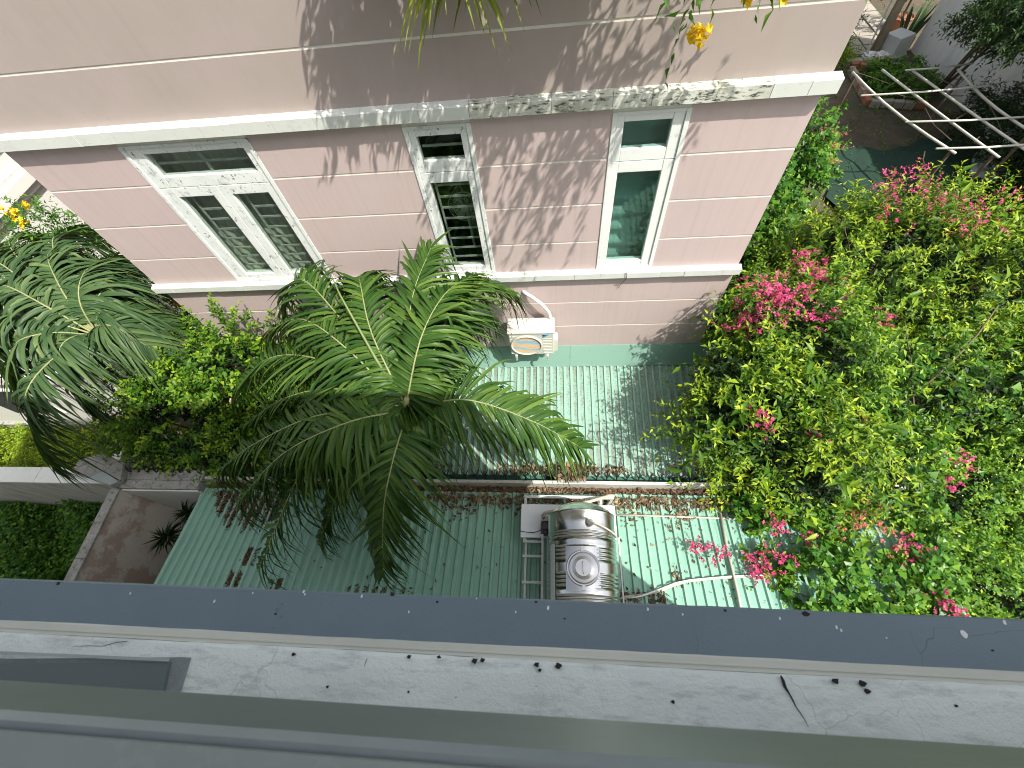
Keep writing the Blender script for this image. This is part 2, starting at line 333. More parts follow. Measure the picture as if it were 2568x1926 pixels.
def lobe_points(rng, lobes, dens, zmin=-.25, shell=.35, noise=.12, gap=-9, deep=0.0):
    """points and outward normals on a union of ellipsoids; dens = points per m2"""
    Ps, Ns = [], []
    for i, (cx, cy, cz, rx, ry, rz) in enumerate(lobes):
        area = 4 * math.pi * (((rx * ry) ** 1.6 + (rx * rz) ** 1.6 + (ry * rz) ** 1.6) / 3) ** (1 / 1.6)
        n = int(area * dens); q = nrm(rng.normal(0, 1, (n, 3))); q = q[q[:, 2] > zmin]
        r = 1 - deep - shell * rng.random(len(q)) ** 1.6
        lump = 1 + noise * (np.sin(q[:, 0] * 5 + i) * np.cos(q[:, 1] * 6 + 2 * i) + np.sin(q[:, 2] * 7 + q[:, 0] * 4 + i))
        R = np.array([rx, ry, rz]); P = np.array([cx, cy, cz]) + q * R * (r * lump)[:, None]; N = nrm(q / R)
        keep = np.ones(len(P), bool)
        for k, (ax, ay, az, bx, by, bz) in enumerate(lobes):
            if k != i: keep &= (((P - [ax, ay, az]) / [bx, by, bz]) ** 2).sum(1) > .55
        if gap > -5:
            g_ = np.sin(P[:, 0] * 5.3 + 1.7 * np.sin(P[:, 1] * 2.9)) + np.sin(P[:, 1] * 5.9 + 1.9 * np.sin(P[:, 2] * 3.1) + 1.1) + np.sin(P[:, 2] * 6.3 + 1.5 * np.sin(P[:, 0] * 3.7) + 2.3)
            keep &= g_ + rng.normal(0, .35, len(P)) > gap; P = P + N * (.10 * g_)[:, None]
        Ps.append(P[keep]); Ns.append(N[keep])
    return np.concatenate(Ps), np.concatenate(Ns)
def merge(parts):
    Vs, Fs, Ts, n = [], [], [], 0
    for V, F, T in parts:
        Vs.append(V); Fs.append(F + n); Ts.append(T); n += len(V)
    return np.concatenate(Vs), np.concatenate(Fs), np.concatenate(Ts)
def limb(mb, rng, a, b, r0, r1, wob=.12, n=7):
    a = np.array(a, float); b = np.array(b, float); L = np.linalg.norm(b - a); pts = []
    off = rng.normal(0, wob * L * .25, 3)
    for i in range(n):
        t = i / (n - 1); pts.append(Vector(a + (b - a) * t + off * math.sin(math.pi * t) + rng.normal(0, .01, 3) * (0 < i < n - 1)))
    mb.tube(pts, [r0 + (r1 - r0) * i / (n - 1) for i in range(n)], 7)

# ================================================================== SETTING
g = MB().add([(-120, -80, 0), (120, -80, 0), (120, 160, 0), (-120, 160, 0)], [(0, 1, 2, 3)]).build('ground', SOIL); tag(g, kind='structure')
pv = thing('paved_path', 'pale stone slab path beside the shaded white wall', 'path', (13, 22, 0)); pv['kind'] = 'structure'; del pv['category']; del pv['label']
rs = random.Random(3)
for i in range(9):
    for j in range(3):
        x0 = 11.9 + j * .78; y0 = 20.6 + i * .72
        MB().box(x0 + rs.uniform(.01, .03), x0 + .74, y0 + rs.uniform(.01, .03), y0 + .68, .004, .05 + rs.uniform(0, .02)).build('slab', PAVE, pv, .008)
fl = MB().box(-7.94, -6.5, -.35, 1.94, .004, .06).build('yard_floor', BEIGE); tag(fl, kind='structure')

# ================================================================== OWN BUILDING (camera side)
own = thing('own_house', 'building under the camera with slate ledge, cream strip and old white sill', 'house', (0, -.35, 0))
box('wall', OWNW, own, -7.2, 2.75, -7, -.35, 0, 12.4)
box('side_wing', OWNW, own, -19, -7.2, -7, -.45, 0, 7.6)
def wavy(poly, x0, x1, n, amp, seed):
    rw = random.Random(seed); s = MB(); k = len(poly); V = []; F = []; ph_ = [(rw.uniform(0, 6), rw.uniform(2, 5), rw.uniform(9, 16)) for _ in poly]
    for i in range(n + 1):
        x = x0 + (x1 - x0) * i / n
        for j, (a, b) in enumerate(poly):
            q = ph_[j]; o_ = amp * (.6 * math.sin(q[1] * x + q[0]) + .3 * math.sin(q[2] * x + 2 * q[0]) + rw.uniform(-.4, .4)); V.append((x, a + o_, b + o_ * .4))
    for i in range(n):
        for j in range(k): F.append((i * k + j, i * k + (j + 1) % k, (i + 1) * k + (j + 1) % k, (i + 1) * k + j))
    F += [tuple(range(k)), tuple(n * k + j for j in range(k - 1, -1, -1))]
    return s.add(V, F)
sl_ = wavy([(.070, 8.393), (.066, 8.402), (-.042, 8.402), (-.042, 8.26), (.070, 8.26)], -3.2, 2.74, 160, .0012, 1).build('ledge', SLATE, own)
wavy([(-.032, 8.25), (-.031, 8.411), (-.034, 8.416), (-.057, 8.4165), (-.060, 8.40), (-.060, 8.25)], -3.2, 2.74, 140, .0011, 2).build('trim_strip', CREAM, own)
box('trim_bead', CREAM, own, -3.2, 2.74, -.0485, -.0455, 8.415, 8.4195)
sill = wavy([(-.0565, 8.24), (-.0575, 8.434), (-.064, 8.4435), (-.085, 8.447), (-.14, 8.4505), (-.20, 8.455), (-.349, 8.458), (-.349, 8.24)], -3.2, 2.74, 170, .0016, 3).build('window_sill', SILLW, own, smooth=False)
# worn marks on the sill: crack, pits, broken edge
def flat_poly(pts, z, th=.0012):
    return MB().prism([(p[0], p[1]) for p in pts], 'z', z - .004, z + th)
ck = [(.4745, -.060, .0012), (.476, -.068, .0035), (.479, -.080, .0040), (.482, -.090, .0016), (.487, -.102, .0017), (.491, -.112, .0010), (.499, -.130, .0010), (.507, -.150, .0006), (.512, -.165, .0003)]
flat_poly([(x - w_ * .6 + .0012 * math.sin(k * 2.3), y) for k, (x, y, w_) in enumerate(ck)] + [(x + w_ * .6 + .0012 * math.sin(k * 2.3), y) for k, (x, y, w_) in reversed(list(enumerate(ck)))], 8.4495).build('crack', DARKHOLE, sill)
for cpts in ([(-.44, -.07), (-.4425, -.08), (-.445, -.09), (-.438, -.102), (-.435, -.115), (-.444, -.13), (-.45, -.15)], [(-1.2, -.08), (-1.16, -.076), (-1.12, -.075), (-1.09, -.066), (-1.06, -.062)], [(-1.32, -.1), (-1.30, -.09), (-1.28, -.085), (-1.25, -.086), (-1.22, -.082)]):
    MB().tube([(x, y, 8.4462) for x, y in cpts], .0008, 5).build('crack', mat('crack_grey', (.16, .17, .165), (.1, .11, .105), 60, .9), sill)
for px_, py_, r in [(-.186, -.063, .010), (-.168, -.061, .008), (-.045, -.064, .009), (-.038, -.074, .006), (.004, -.064, .011), (.582, -.064, .009), (.635, -.066, .010), (.640, -.079, .008), (.243, -.117, .006), (-.52, -.128, .005), (-.33, -.128, .004), (.80, -.095, .004), (-.34, -.062, .007), (-.27, -.060, .006), (1.0, -.066, .008), (-.62, -.070, .006)]:
    n = 9; r *= .68; a0 = px_ * 40
    flat_poly([(px_ + r * (1 + .35 * math.sin(3 * k + a0)) * math.cos(6.283 * k / n), py_ + .75 * r * (1 + .3 * math.cos(2 * k + a0)) * math.sin(6.283 * k / n)) for k in range(n)], 8.4496).build('pit', DARKHOLE, sill)
wg = flat_poly([(-3.2, -.115), (-1.36, -.112), (-.895, -.088), (-.875, -.088), (-.868, -.15), (-.875, -.2), (-3.2, -.2)], 8.4515, .004).build('mortar_patch', PATCH, sill)
wp = flat_poly([(-3.2, -.128), (-1.355, -.122), (-.915, -.098), (-.905, -.15), (-.90, -.24), (-3.2, -.24)], 8.457, .008).build('metal_flap', mat('flap_grey', (.155, .185, .19), (.135, .165, .17), 3, .5), sill)
MB().bar((-3.2, -.121, 8.468), (-.915, -.0935, 8.468), .006).build('flap_edge', mat('flap_edge', (.42, .45, .44), (.36, .39, .38), 9, .6), wp)
rail = MB().prism([(-.083, 8.985), (-.083, 9.146), (-.089, 9.153), (-.30, 9.160), (-.30, 8.98)], 'x', -2.4, 2.4).build('window_rail', ALU, own)
box('rail_top', ALU2, own, -2.4, 2.4, -.30, -.094, 9.1605, 9.166)
# bird droppings and chips on the slate ledge
for px_, py_, r in [(.905, .034, .0085), (.64, .037, .004), (.648, .031, .0035), (-.02, .052, .005), (-.5, .061, .004), (-.37, .030, .003), (.22, .058, .004), (-.8, .058, .0025), (-.9, .035, .004), (.52, .05, .0035), (1.0, .061, .005), (-.1, .04, .003), (.3, .05, .003), (-.66, .066, .004), (-.655, .060, .003), (-.2, .066, .002), (.74, .02, .002), (-1.15, .045, .003)]:
    n = 8
    flat_poly([(px_ + r * .7 * (1 + .3 * math.sin(2 * k + r * 900)) * math.cos(6.283 * k / n), py_ + r * math.sin(6.283 * k / n)) for k in range(n)], 8.4022, .0006).build('dropping', PLASTIC, sl_)
for px_, py_, r in [(.58, .062, .008), (-1.38, .062, .006), (-.3, .055, .004), (.02, .03, .003), (.40, .062, .004), (-.72, .012, .004), (.95, .005, .003), (-.42, .068, .006), (1.2, .03, .003), (-.05, .064, .004)]:
    n = 8
    flat_poly([(px_ + r * (1 + .4 * math.sin(3 * k + r * 900)) * math.cos(6.283 * k / n), py_ + .7 * r * math.sin(6.283 * k / n)) for k in range(n)], 8.4022, .0005).build('chip', DARKHOLE, sl_)

# ================================================================== PINK HOUSE
YF = 4.70
ph = thing('pink_house', 'pink house with white grooves, mossy white cornice and three weathered windows', 'house', (-1.93, YF, 0))
XL, XR = -6.50, 2.65
WIN = [(-5.05, -3.43), (-1.63, -.87), (.63, 1.43)]
WZ0, WZ1 = 4.84, 7.06
core = MB(); xs = [XL + .004] + [q for w_ in WIN for q in w_] + [XR - .004]
for i in range(len(xs) - 1):
    if i % 2 == 0: core.box(xs[i], xs[i + 1], YF + .006, YF + .26, 0, 9.3)
    else:
        core.box(xs[i], xs[i + 1], YF + .006, YF + .26, 0, WZ0); core.box(xs[i], xs[i + 1], YF + .006, YF + .26, WZ1, 9.3)
core.build('wall', GROOVE, ph)
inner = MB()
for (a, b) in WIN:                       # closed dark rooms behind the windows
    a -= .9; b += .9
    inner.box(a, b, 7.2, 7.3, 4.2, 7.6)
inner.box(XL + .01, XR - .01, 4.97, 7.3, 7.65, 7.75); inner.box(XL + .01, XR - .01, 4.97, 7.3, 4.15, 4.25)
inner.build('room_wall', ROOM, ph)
box('side_wall', PINK, ph, XR - .24, XR, YF + .262, 12.5, 0, 9.3)
box('side_wall', PINK, ph, XL, XL + .24, YF + .262, 12.5, 0, 9.3)
box('rear_wall', PINK, ph, XL, XR, 12.5, 12.7, 0, 9.3)
box('roof', CONC, ph, XL, XR, YF + .03, 12.7, 9.31, 9.5)
G = .026
bands = [(8.43 + G, 9.3), (7.83 + G, 8.43), (7.29, 7.83), (6.535 + G, 7.14), (5.94 + G, 6.535), (5.34 + G, 5.94), (4.83, 5.34), (4.08 + G, 4.72), (3.46 + G, 4.08), (2.40, 3.46)]
for z0, z1 in bands:
    spans = [(XL, XR)]
    if 4.8 < z0 < 7.1: spans = [(xs[0] - .004 if k == 0 else xs[2 * k], xs[2 * k + 1] + (.004 if k == 3 else 0)) for k in range(4)]
    for a, b in spans:
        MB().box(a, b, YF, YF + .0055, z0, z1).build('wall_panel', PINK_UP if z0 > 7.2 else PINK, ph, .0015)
# cornice and sill course, broken into the cast lengths one sees
rs = random.Random(11)
def course(name, z0, z1, prj, x0, x1, moss):
    x = x0
    while x < x1 - .05:
        n = min(x + rs.uniform(.32, .62), x1)
        if x1 - n < .25: n = x1
        dy = rs.uniform(-.003, .003); dz = rs.uniform(-.004, .003)
        mm = TRIM_MOSS if moss and moss[0] < x < moss[1] else TRIM
        MB().prism([(YF + .002, z1), (YF - prj + .008 + dy, z1 - .014 + dz), (YF - prj + dy, z1 - .024 + dz), (YF - prj + dy, z0 + .006), (YF - prj + .012 + dy, z0 + dz), (YF + .002, z0 + dz)], 'x', x + .002, n - .0015).build(name, mm, ph)
        x = n
course('cornice_block', 7.135, 7.292, .095, -7.2, 2.73, (-.9, 2.0))
course('sill_block', 4.70, 4.832, .085, -6.57, 2.69, None)

def window(x0, x1, upper, lowers, uppers_bars, bars, vb, label, pm, gl, back):
    wd = thing('window', None, None, ((x0 + x1) / 2, YF, WZ0)); wd.parent = ph; wd.location = Vector(((x0 + x1) / 2, YF, WZ0)) - org(ph); wd['label'] = label
    yc = YF - .012
    B = lambda nm, a, b, z0, z1, ya=yc, yb=YF + .10, m_=pm, bv=.006: box(nm, m_, wd, a, b, ya, yb, z0, z1, bv)
    cw = .05
    B('casing', x0, x0 + cw, WZ0, WZ1); B('casing', x1 - cw, x1, WZ0, WZ1); B('casing', x0 + cw, x1 - cw, WZ1 - .035, WZ1)
    B('casing', x0 + cw, x1 - cw, WZ0, WZ0 + .045)
    yi = YF + .004
    ua, ub, uz0, uz1 = upper
    # upper sash
    B('stile', x0 + cw + .002, ua, 6.505, WZ1 - .037, yi); B('stile', ub, x1 - cw - .002, 6.505, WZ1 - .037, yi)
    B('rail', ua + .001, ub - .001, uz1, WZ1 - .037, yi + .003); B('rail', ua + .001, ub - .001, 6.505, uz0, yi + .003)
    # lower sashes
    lz0, lz1 = 4.97, 6.365
    edges = [x0 + cw + .002] + [q for l in lowers for q in l] + [x1 - cw - .002]
    for k in range(0, len(edges), 2):
        if k and k < len(edges) - 2:
            mid = (edges[k] + edges[k + 1]) / 2
            B('stile', edges[k], mid - .002, WZ0 + .047, 6.499, yi); B('stile', mid + .002, edges[k + 1], WZ0 + .047, 6.499, yi + .004)
        else: B('stile', edges[k], edges[k + 1], WZ0 + .047, 6.499, yi)
    for a, b in lowers:
        B('rail', a + .001, b - .001, lz1, 6.499, yi + .003); B('rail', a + .001, b - .001, WZ0 + .047, lz0, yi + .003)
        MB().box(a - .01, b + .01, YF + .045, YF + .05, lz0 - .01, lz1 + .01).build('pane', gl, wd)
    MB().box(ua - .01, ub + .01, YF + .045, YF + .05, uz0 - .01, uz1 + .01).build('pane', gl, wd)
    for z in bars:
        for a, b in lowers: MB().box(a + vb, b - .01, YF + .085, YF + .097, z - .014, z + .014).build('grille_bar', IRON_W, wd)
    for z in uppers_bars: MB().box(ua + .02, ub - .01, YF + .085, YF + .097, z - .014, z + .014).build('grille_bar', IRON_W, wd)
    if bars:
        for a, b in lowers: MB().box(a + vb - .025, a + vb, YF + .083, YF + .099, lz0, lz1).build('grille_bar', IRON_W, wd)
        if len(lowers) > 1: MB().box(-4.20, -4.165, YF + .083, YF + .099, uz0, uz1).build('grille_bar', IRON_W, wd)
    return wd
barz = [6.28, 6.115, 5.95, 5.78, 5.61, 5.44, 5.27, 5.10]
window(-5.05, -3.43, (-4.82, -3.55, 6.65, 6.945), [(-4.835, -4.345), (-4.09, -3.595)], [6.78], barz[1:], .11, 'wide double window with peeling white frames and grey curtain', PEEL, GLASS, None)
window(-1.63, -.87, (-1.505, -1.0, 6.645, 6.94), [(-1.495, -1.01)], [6.785], barz, .055, 'narrow peeling window with a fan behind its bars', PEEL, GLASS, None)
window(.63, 1.43, (.76, 1.262, 6.64, 6.95), [(.76, 1.262)], [], [], .05, 'narrow window with teal glass and a pleated blind', PEEL2, GLASS_T, None)
# pleated curtain (left) and blind (right): soft goods of their own
def pleats(name, x0, x1, z0, z1, y, pitch, amp, vert, m_, label, cat):
    V = []; F = []; n = int(((x1 - x0) if vert else (z1 - z0)) / pitch * 6)
    for i in range(n + 1):
        t = i / n; o_ = amp * math.sin(i * math.pi / 3) * (1 + .3 * math.sin(i * .7))
        if vert: V += [(x0 + (x1 - x0) * t, y + o_, z0), (x0 + (x1 - x0) * t, y + o_, z1)]
        else: V += [(x0, y + o_, z0 + (z1 - z0) * t), (x1, y + o_, z0 + (z1 - z0) * t)]
    for i in range(n): F.append((2 * i, 2 * i + 2, 2 * i + 3, 2 * i + 1))
    o = MB().add(V, F).build(name, m_, None, smooth=True); tag(o, label, cat); return o
pleats('curtain', -5.3, -3.2, 4.6, 7.1, 4.99, .16, .025, True, CURTAIN, 'grey pleated curtain behind the wide double window', 'curtain')
pleats('window_blind', .4, 1.7, 4.7, 7.1, 4.95, .24, .03, False, BLIND, 'teal pleated blind behind the right-hand narrow window', 'blind')
# electric fan behind the middle window
fn = thing('electric_fan', 'round caged electric fan behind the bars of the middle window', 'fan', (-1.2, 5.0, 5.0))
fc = Vector((-1.19, 4.97, 5.81))
for r in (.225, .15, .10):
    MB().tube([fc + Vector((math.cos(a) * r, -.03 if r < .2 else 0, math.sin(a) * r)) for a in [k * .2618 for k in range(25)]], .006 if r > .2 else .003, 5).build('cage_ring', IRON_W, fn)
for k in range(36):
    a = k * math.pi / 18; e = Vector((math.cos(a), 0, math.sin(a)))
    MB().bar(fc + e * .05 + Vector((0, -.035, 0)), fc + e * .225, .003).build('cage_wire', IRON_W, fn)
MB().lathe([(.052, -.045), (.056, -.02), (.05, .02)], fc, (0, 1, 0), 20).build('hub', IRON_W, fn)
for k in range(3):
    a = k * 2.094; e = Vector((math.cos(a), 0, math.sin(a))); s_ = Vector((-math.sin(a), 0, math.cos(a)))
    MB().add([fc + e * .05 - s_ * .02, fc + e * .2 - s_ * .06 + Vector((0, .02, 0)), fc + e * .2 + s_ * .06 + Vector((0, .05, 0)), fc + e * .05 + s_ * .02 + Vector((0, .02, 0))], [(0, 1, 2, 3)]).build('blade', BLIND, fn)
MB().tube([fc + Vector((0, .08, -.05)), fc + Vector((0, .1, -.8))], .02).build('post', IRON_W, fn)
MB().lathe([(.16, 0), (.16, .04), (.03, .07)], (-1.19, 5.07, 4.26), (0, 0, 1), 18).build('base', IRON_W, fn)
# hairline weeds: stray roots hanging from the sill course
for x, l in ((-3.9, .32), (1.06, .3)):
    o = MB().tube([(x, YF - .09, 4.83), (x + .02, YF - .10, 4.72), (x - .02, YF - .03, 4.55), (x - .06, YF - .02, 4.72 - l)], .005, 4).build('hanging_twig', BARK)
    tag(o, 'thin dry twig hanging from the lower white ledge under the %s window' % ('wide double' if x < 0 else 'right-hand'), 'twig')

# ================================================================== AIR CONDITIONER
ac = thing('air_conditioner', 'cream outdoor air conditioner unit on the pink wall', 'air conditioner', (-.385, 4.62, 3.1))
body = MB().box(-.765, -.005, 4.318, 4.615, 3.165, 3.775).build('casing', ACF, ac, .012)
MB().box(-.785, .012, 4.305, 4.622, 3.777, 3.818).build('top_cover', ACW, ac, .012)
for k in range(4): MB().box(-.73, -.04, 4.345 + k * .066, 4.385 + k * .066, 3.812, 3.823).build('top_rib', ACW, ac, .003)
fcx, fcz = -.475, 3.455
MB().lathe([(.262, 0), (.275, .006), (.275, .03), (.255, .034), (.248, .02), (.248, 0)], (fcx, 4.3205, fcz), (0, -1, 0), 48).build('fan_ring', ACW, ac, smooth=True)
gm = bpy.data.materials.new('fan_guard_tint'); gm.use_nodes = True; n_ = gm.node_tree  # orange and blue moire shimmer painted in, not the guard's own colour
geo = n_.nodes.new('ShaderNodeNewGeometry'); wv = n_.nodes.new('ShaderNodeTexWave'); wv.inputs['Scale'].default_value = 1.5; wv.inputs['Distortion'].default_value = 5.0; wv.inputs['Detail'].default_value = 1; wv.inputs['Detail Scale'].default_value = 1.6; wv.bands_direction = 'Z'
n_.links.new(geo.outputs['Position'], wv.inputs['Vector']); cr = n_.nodes.new('ShaderNodeValToRGB')
cr.color_ramp.elements[0].color = (.30, .50, .62, 1); cr.color_ramp.elements[1].color = (.74, .50, .26, 1); e_ = cr.color_ramp.elements.new(.5); e_.color = (.60, .56, .44, 1)
n_.links.new(wv.outputs['Fac'], cr.inputs[0]); n_.links.new(cr.outputs[0], n_.nodes['Principled BSDF'].inputs['Base Color']); n_.nodes['Principled BSDF'].inputs['Roughness'].default_value = .4
MB().lathe([(.246, 0), (.246, .006)], (fcx, 4.316, fcz), (0, -1, 0), 40).build('fan_guard', gm, ac)
for k in range(23):
    z = fcz - .235 + k * .0214; hw = math.sqrt(max(.248 ** 2 - (z - fcz) ** 2, .0004))
    MB().bar((fcx - hw, 4.303, z), (fcx + hw, 4.303, z), .004).build('guard_wire', gm, ac)
for k in range(12):
    z = 3.20 + k * .046
    if z < 3.62: MB().box(-.185, -.03, 4.3135, 4.32, z, z + .012).build('louvre', ACW, ac)
    a_ = .285; dz_ = z - fcz
    xr_ = fcx - math.sqrt(max(a_ ** 2 - dz_ ** 2, 0)) - .005
    if xr_ > -.745 and abs(dz_) < .31: MB().box(-.75, xr_, 4.3135, 4.32, z, z + .008).build('louvre', ACF, ac)
em = MB().prism([(-.185, 3.745), (-.075, 3.745), (-.185, 3.655)], 'y', 4.3135, 4.318).build('emblem', BLUE, ac)
MB().prism([(-.185, 3.745), (-.125, 3.745), (-.185, 3.695)], 'y', 4.3115, 4.3134).build('emblem_tip', NAVY, em)
MB().prism([(-.004, 3.50), (.06, 3.46), (.07, 3.43), (.07, 3.16), (.04, 3.13), (-.004, 3.12)], 'y', 4.40, 4.56).build('valve_cover', ACW, ac)
for x in (-.672, -.112):
    br = MB().box(x - .02, x + .02, 4.285, 4.69, 3.135, 3.162).build('bracket', ACW, ac, .003)
    MB().box(x - .02, x + .02, 4.285, 4.291, 3.02, 3.134).build('bracket_lip', ACW, br)
    MB().box(x - .006, x + .006, 4.2835, 4.2848, 3.04, 3.10).build('bracket_slot', DARKHOLE, br)
    MB().box(x - .018, x + .018, 4.672, 4.698, 2.93, 3.134).build('bracket_leg', ACW, br)
pp = MB().tube([(-.045, 4.52, 3.30), (-.03, 4.60, 3.6), (-.055, 4.61, 3.82), (-.075, 4.60, 3.96), (-.12, 4.58, 4.09), (-.21, 4.575, 4.24), (-.33, 4.60, 4.36), (-.44, 4.66, 4.39), (-.50, 4.72, 4.385)], [.024, .026, .027, .030, .027, .031, .027, .03, .028], 9).build('wrapped_pipe', PLASTIC, None, smooth=True)
tag(pp, 'white wrapped pipe arching from the air conditioner into the pink wall', 'pipe')
sb = MB().lathe([(.045, 0), (.05, .02), (.045, .06), (.03, .075)], (-1.06, 4.698, 3.62), (0, -1, 0), 16).build('wall_socket', ACW); tag(sb, 'small round grey box on the pink wall behind the palm', 'socket')

# ================================================================== LEAN-TO ROOF under the pink house
def ribbed(name, x0, x1, pitch, A, Bp, m_, parent, hgt=.032, top=.030, sidew=.016, jog=0):
    """A=(y,z) upper line, Bp=(y,z) lower line"""
    prof = []; x = x0
    nrib = int(round((x1 - x0) / pitch))
    for k in range(nrib):
        b0 = x0 + k * pitch; c0 = b0 + (pitch - top - 2 * sidew) / 2
        prof += [(b0, 0), (c0, 0), (c0 + sidew, hgt), (c0 + sidew + top, hgt), (c0 + 2 * sidew + top, 0)]
    prof.append((x1, 0))
    th = .0025; V = []; F = []; n = len(prof); NY = 2
    for q in (A, Bp):
        for (px_, h) in prof: V.append((px_, q[0], q[1] + h + jog))
    for q in (A, Bp):
        for (px_, h) in prof: V.append((px_, q[0], q[1] + h + jog - th))
    for i in range(n - 1):
        F.append((i, i + 1, n + i + 1, n + i)); F.append((2 * n + i, 3 * n + i, 3 * n + i + 1, 2 * n + i + 1))
        F.append((i, 2 * n + i, 2 * n + i + 1, i + 1)); F.append((n + i, n + i + 1, 3 * n + i + 1, 3 * n + i))
    F.append((0, n, 3 * n, 2 * n)); F.append((n - 1, 3 * n - 1, 4 * n - 1, 2 * n - 1))
    o = MB().add(V, F).build(name, [m_, MINT_RIB], parent, fixn=False)
    for pl in o.data.polygons:                      # clean raised ribs, dirt stays in the pans
        if pl.index % 4 == 0 and (pl.index // 4) % 5 in (1, 2, 3) and pl.index // 4 < n - 1: pl.material_index = 1
    return o
lt = thing('lean_to_roof', 'weathered mint green ribbed roof below the pink wall', 'roof', (.3, 3.4, 2.2))
P1 = .128
for k in range(6):
    x0 = -2.30 + k * .896
    ribbed('roof_sheet', x0, x0 + .896, P1, (4.56, 2.425), (2.40, 2.165), MINT_OLD, lt, jog=.002 * (k % 2))
for a, b, dz_ in ((-2.35, .302, 0), (.306, 3.12, .003)):
    MB().prism([(4.699, 2.865 + dz_), (4.699, 2.872 + dz_), (4.690, 2.873 + dz_), (4.505, 2.462 + dz_), (4.495, 2.445 + dz_), (4.503, 2.44 + dz_), (4.517, 2.466 + dz_)], 'x', a, b).build('flashing', MINT_FL, lt)
# its dark green gutter and end plates
MB().prism([(2.47, 2.14), (2.465, 2.02), (2.30, 2.02), (2.265, 2.23), (2.25, 2.23), (2.285, 2.005), (2.48, 2.005), (2.485, 2.14)], 'x', -2.3, .02).build('gutter', GREEN_DK, lt)
MB().prism([(2.47, 2.14), (2.465, 2.02), (2.30, 2.02), (2.265, 2.23), (2.25, 2.23), (2.285, 2.005), (2.48, 2.005), (2.485, 2.14)], 'x', .53, 3.1).build('gutter', GREEN_DK, lt)
for x in (-2.25, 3.02):
    MB().bar((x, 4.55, 2.36), (x, 2.45, 2.10), .05, .07).build('rafter', GALV, lt)
    for y in (2.6, 4.4): MB().bar((x, y, 0), (x, y, 2.14 + (y - 2.4) * .12 - .06), .06).build('post', GALV, lt)
# boundary wall with stub pillar, iron spikes
bw = thing('boundary_wall', 'long boundary wall between the two green roofs and the far left garden', 'wall', (-5, 2.3, 0))
box('wall_core', WALLW, bw, -8.3, 4.4, 2.245, 2.30, 0, 1.99)
box('wall_core', WALLW, bw, -16, -8.3, 2.12, 2.32, 0, 2.38)
x = -16
for k in range(5):
    MB().box(x + .003, x + 1.535, 2.06, 2.36, 2.381, 2.455).build('coping_stone', COPEW, bw, .006); x += 1.54
MB().prism([(-8.95, 2.47), (-8.98, 2.22), (-8.05, 1.98), (-7.88, 2.05), (-8.0, 2.42), (-8.3, 2.52), (-8.6, 2.58)], 'z', 2.2, 2.60).build('pillar_cap', CONC, bw, .01)
MB().box(-8.72, -8.02, 2.14, 2.44, 0, 2.2).build('pillar', WALLW, bw)
MB().prism([(-8.52, 2.115), (-8.02, 1.99), (-7.9, 2.06), (-8.3, 2.25)], 'z', 2.602, 2.62).build('cap_face', mat('blue_grey_render', (.36, .42, .43), (.30, .36, .37), 3, .8), bw)
box('pillar', CONC, bw, .04, .515, 2.20, 2.42, 0, 2.42, .012)
MB().box(-7.98, -6.42, 2.135, 2.33, 0, 2.46).build('wall_end', CONC, bw, .012)
MB().box(-7.98, -6.42, 1.97, 2.128, 0, 2.485).build('wall_end', CONC, bw, .012)
MB().box(-7.96, -6.44, 1.945, 1.969, 0, 2.42).build('white_render', COPEW, bw)
yw = thing('yard_wall', 'stained plaster wall with a rough concrete top beside the green roof', 'wall', (-8, .5, 0))
box('wall_core', BEIGE, yw, -8.10, -7.955, -.44, 1.94, 0, 2.455)
for k in range(4):
    y0 = -.44 + k * .6
    MB().box(-8.12, -7.935, y0 + .002, y0 + .597, 2.456, 2.492 + .004 * (k % 2)).build('coping_stone', CONC, yw, .008)

fe = thing('spike_fence', 'black iron fence with forked spikes along the boundary wall', 'fence', (0, 2.28, 2))
for z in (2.06, 2.22): MB().bar((-8.3, 2.272, z), (3.0, 2.272, z), .016).build('fence_rail', IRON_B, fe)
rs = random.Random(5)
x = -8.25; tmpl = None
def spike(bx, lean):
    s = MB(); zb, zt = 1.9, 2.50 + rs.uniform(-.02, .02)
    s.tube([(bx, 2.268, zb), (bx + lean, 2.275, 2.3), (bx + lean, 2.285, zt), (bx + lean + .005, 2.31, zt + .10)], [.012, .012, .011, .006], 5)
    for sg in (-1, 1):
        s.tube([(bx + lean, 2.283, zt - .06), (bx + lean + sg * .022, 2.30, zt - .01), (bx + lean + sg * .05, 2.335, zt + .035), (bx + lean + sg * .062, 2.375, zt + .05)], [.010, .010, .009, .004], 5)
    return s.build('spike', IRON_B, fe)
while x < 2.95:
    if not (.02 < x < .53) or True: spike(x, rs.uniform(-.012, .012))
    x += .172
fe2 = thing('iron_railing', 'black iron bars of a low railing above the left garden', 'fence', (-8.6, 2.7, 1.4))
for k in range(9):
    MB().tube([(-8.25 - k * .16, 2.42 + k * .12, 0.6), (-8.25 - k * .16, 2.42 + k * .12, 1.9), (-8.2 - k * .16, 2.38 + k * .12, 2.05)], [.009, .009, .003], 5).build('bar', IRON_B, fe2)
for z in (1.0, 1.75): MB().bar((-8.2, 2.38, z), (-9.6, 3.43, z), .02).build('fence_rail', IRON_B, fe2)
lw = box('low_white_wall', COPEW, None, -9.55, -9.28, 2.74, 3.16, 0, 1.6, .01); tag(lw, 'short white wall end behind the iron railing on the left', 'wall')

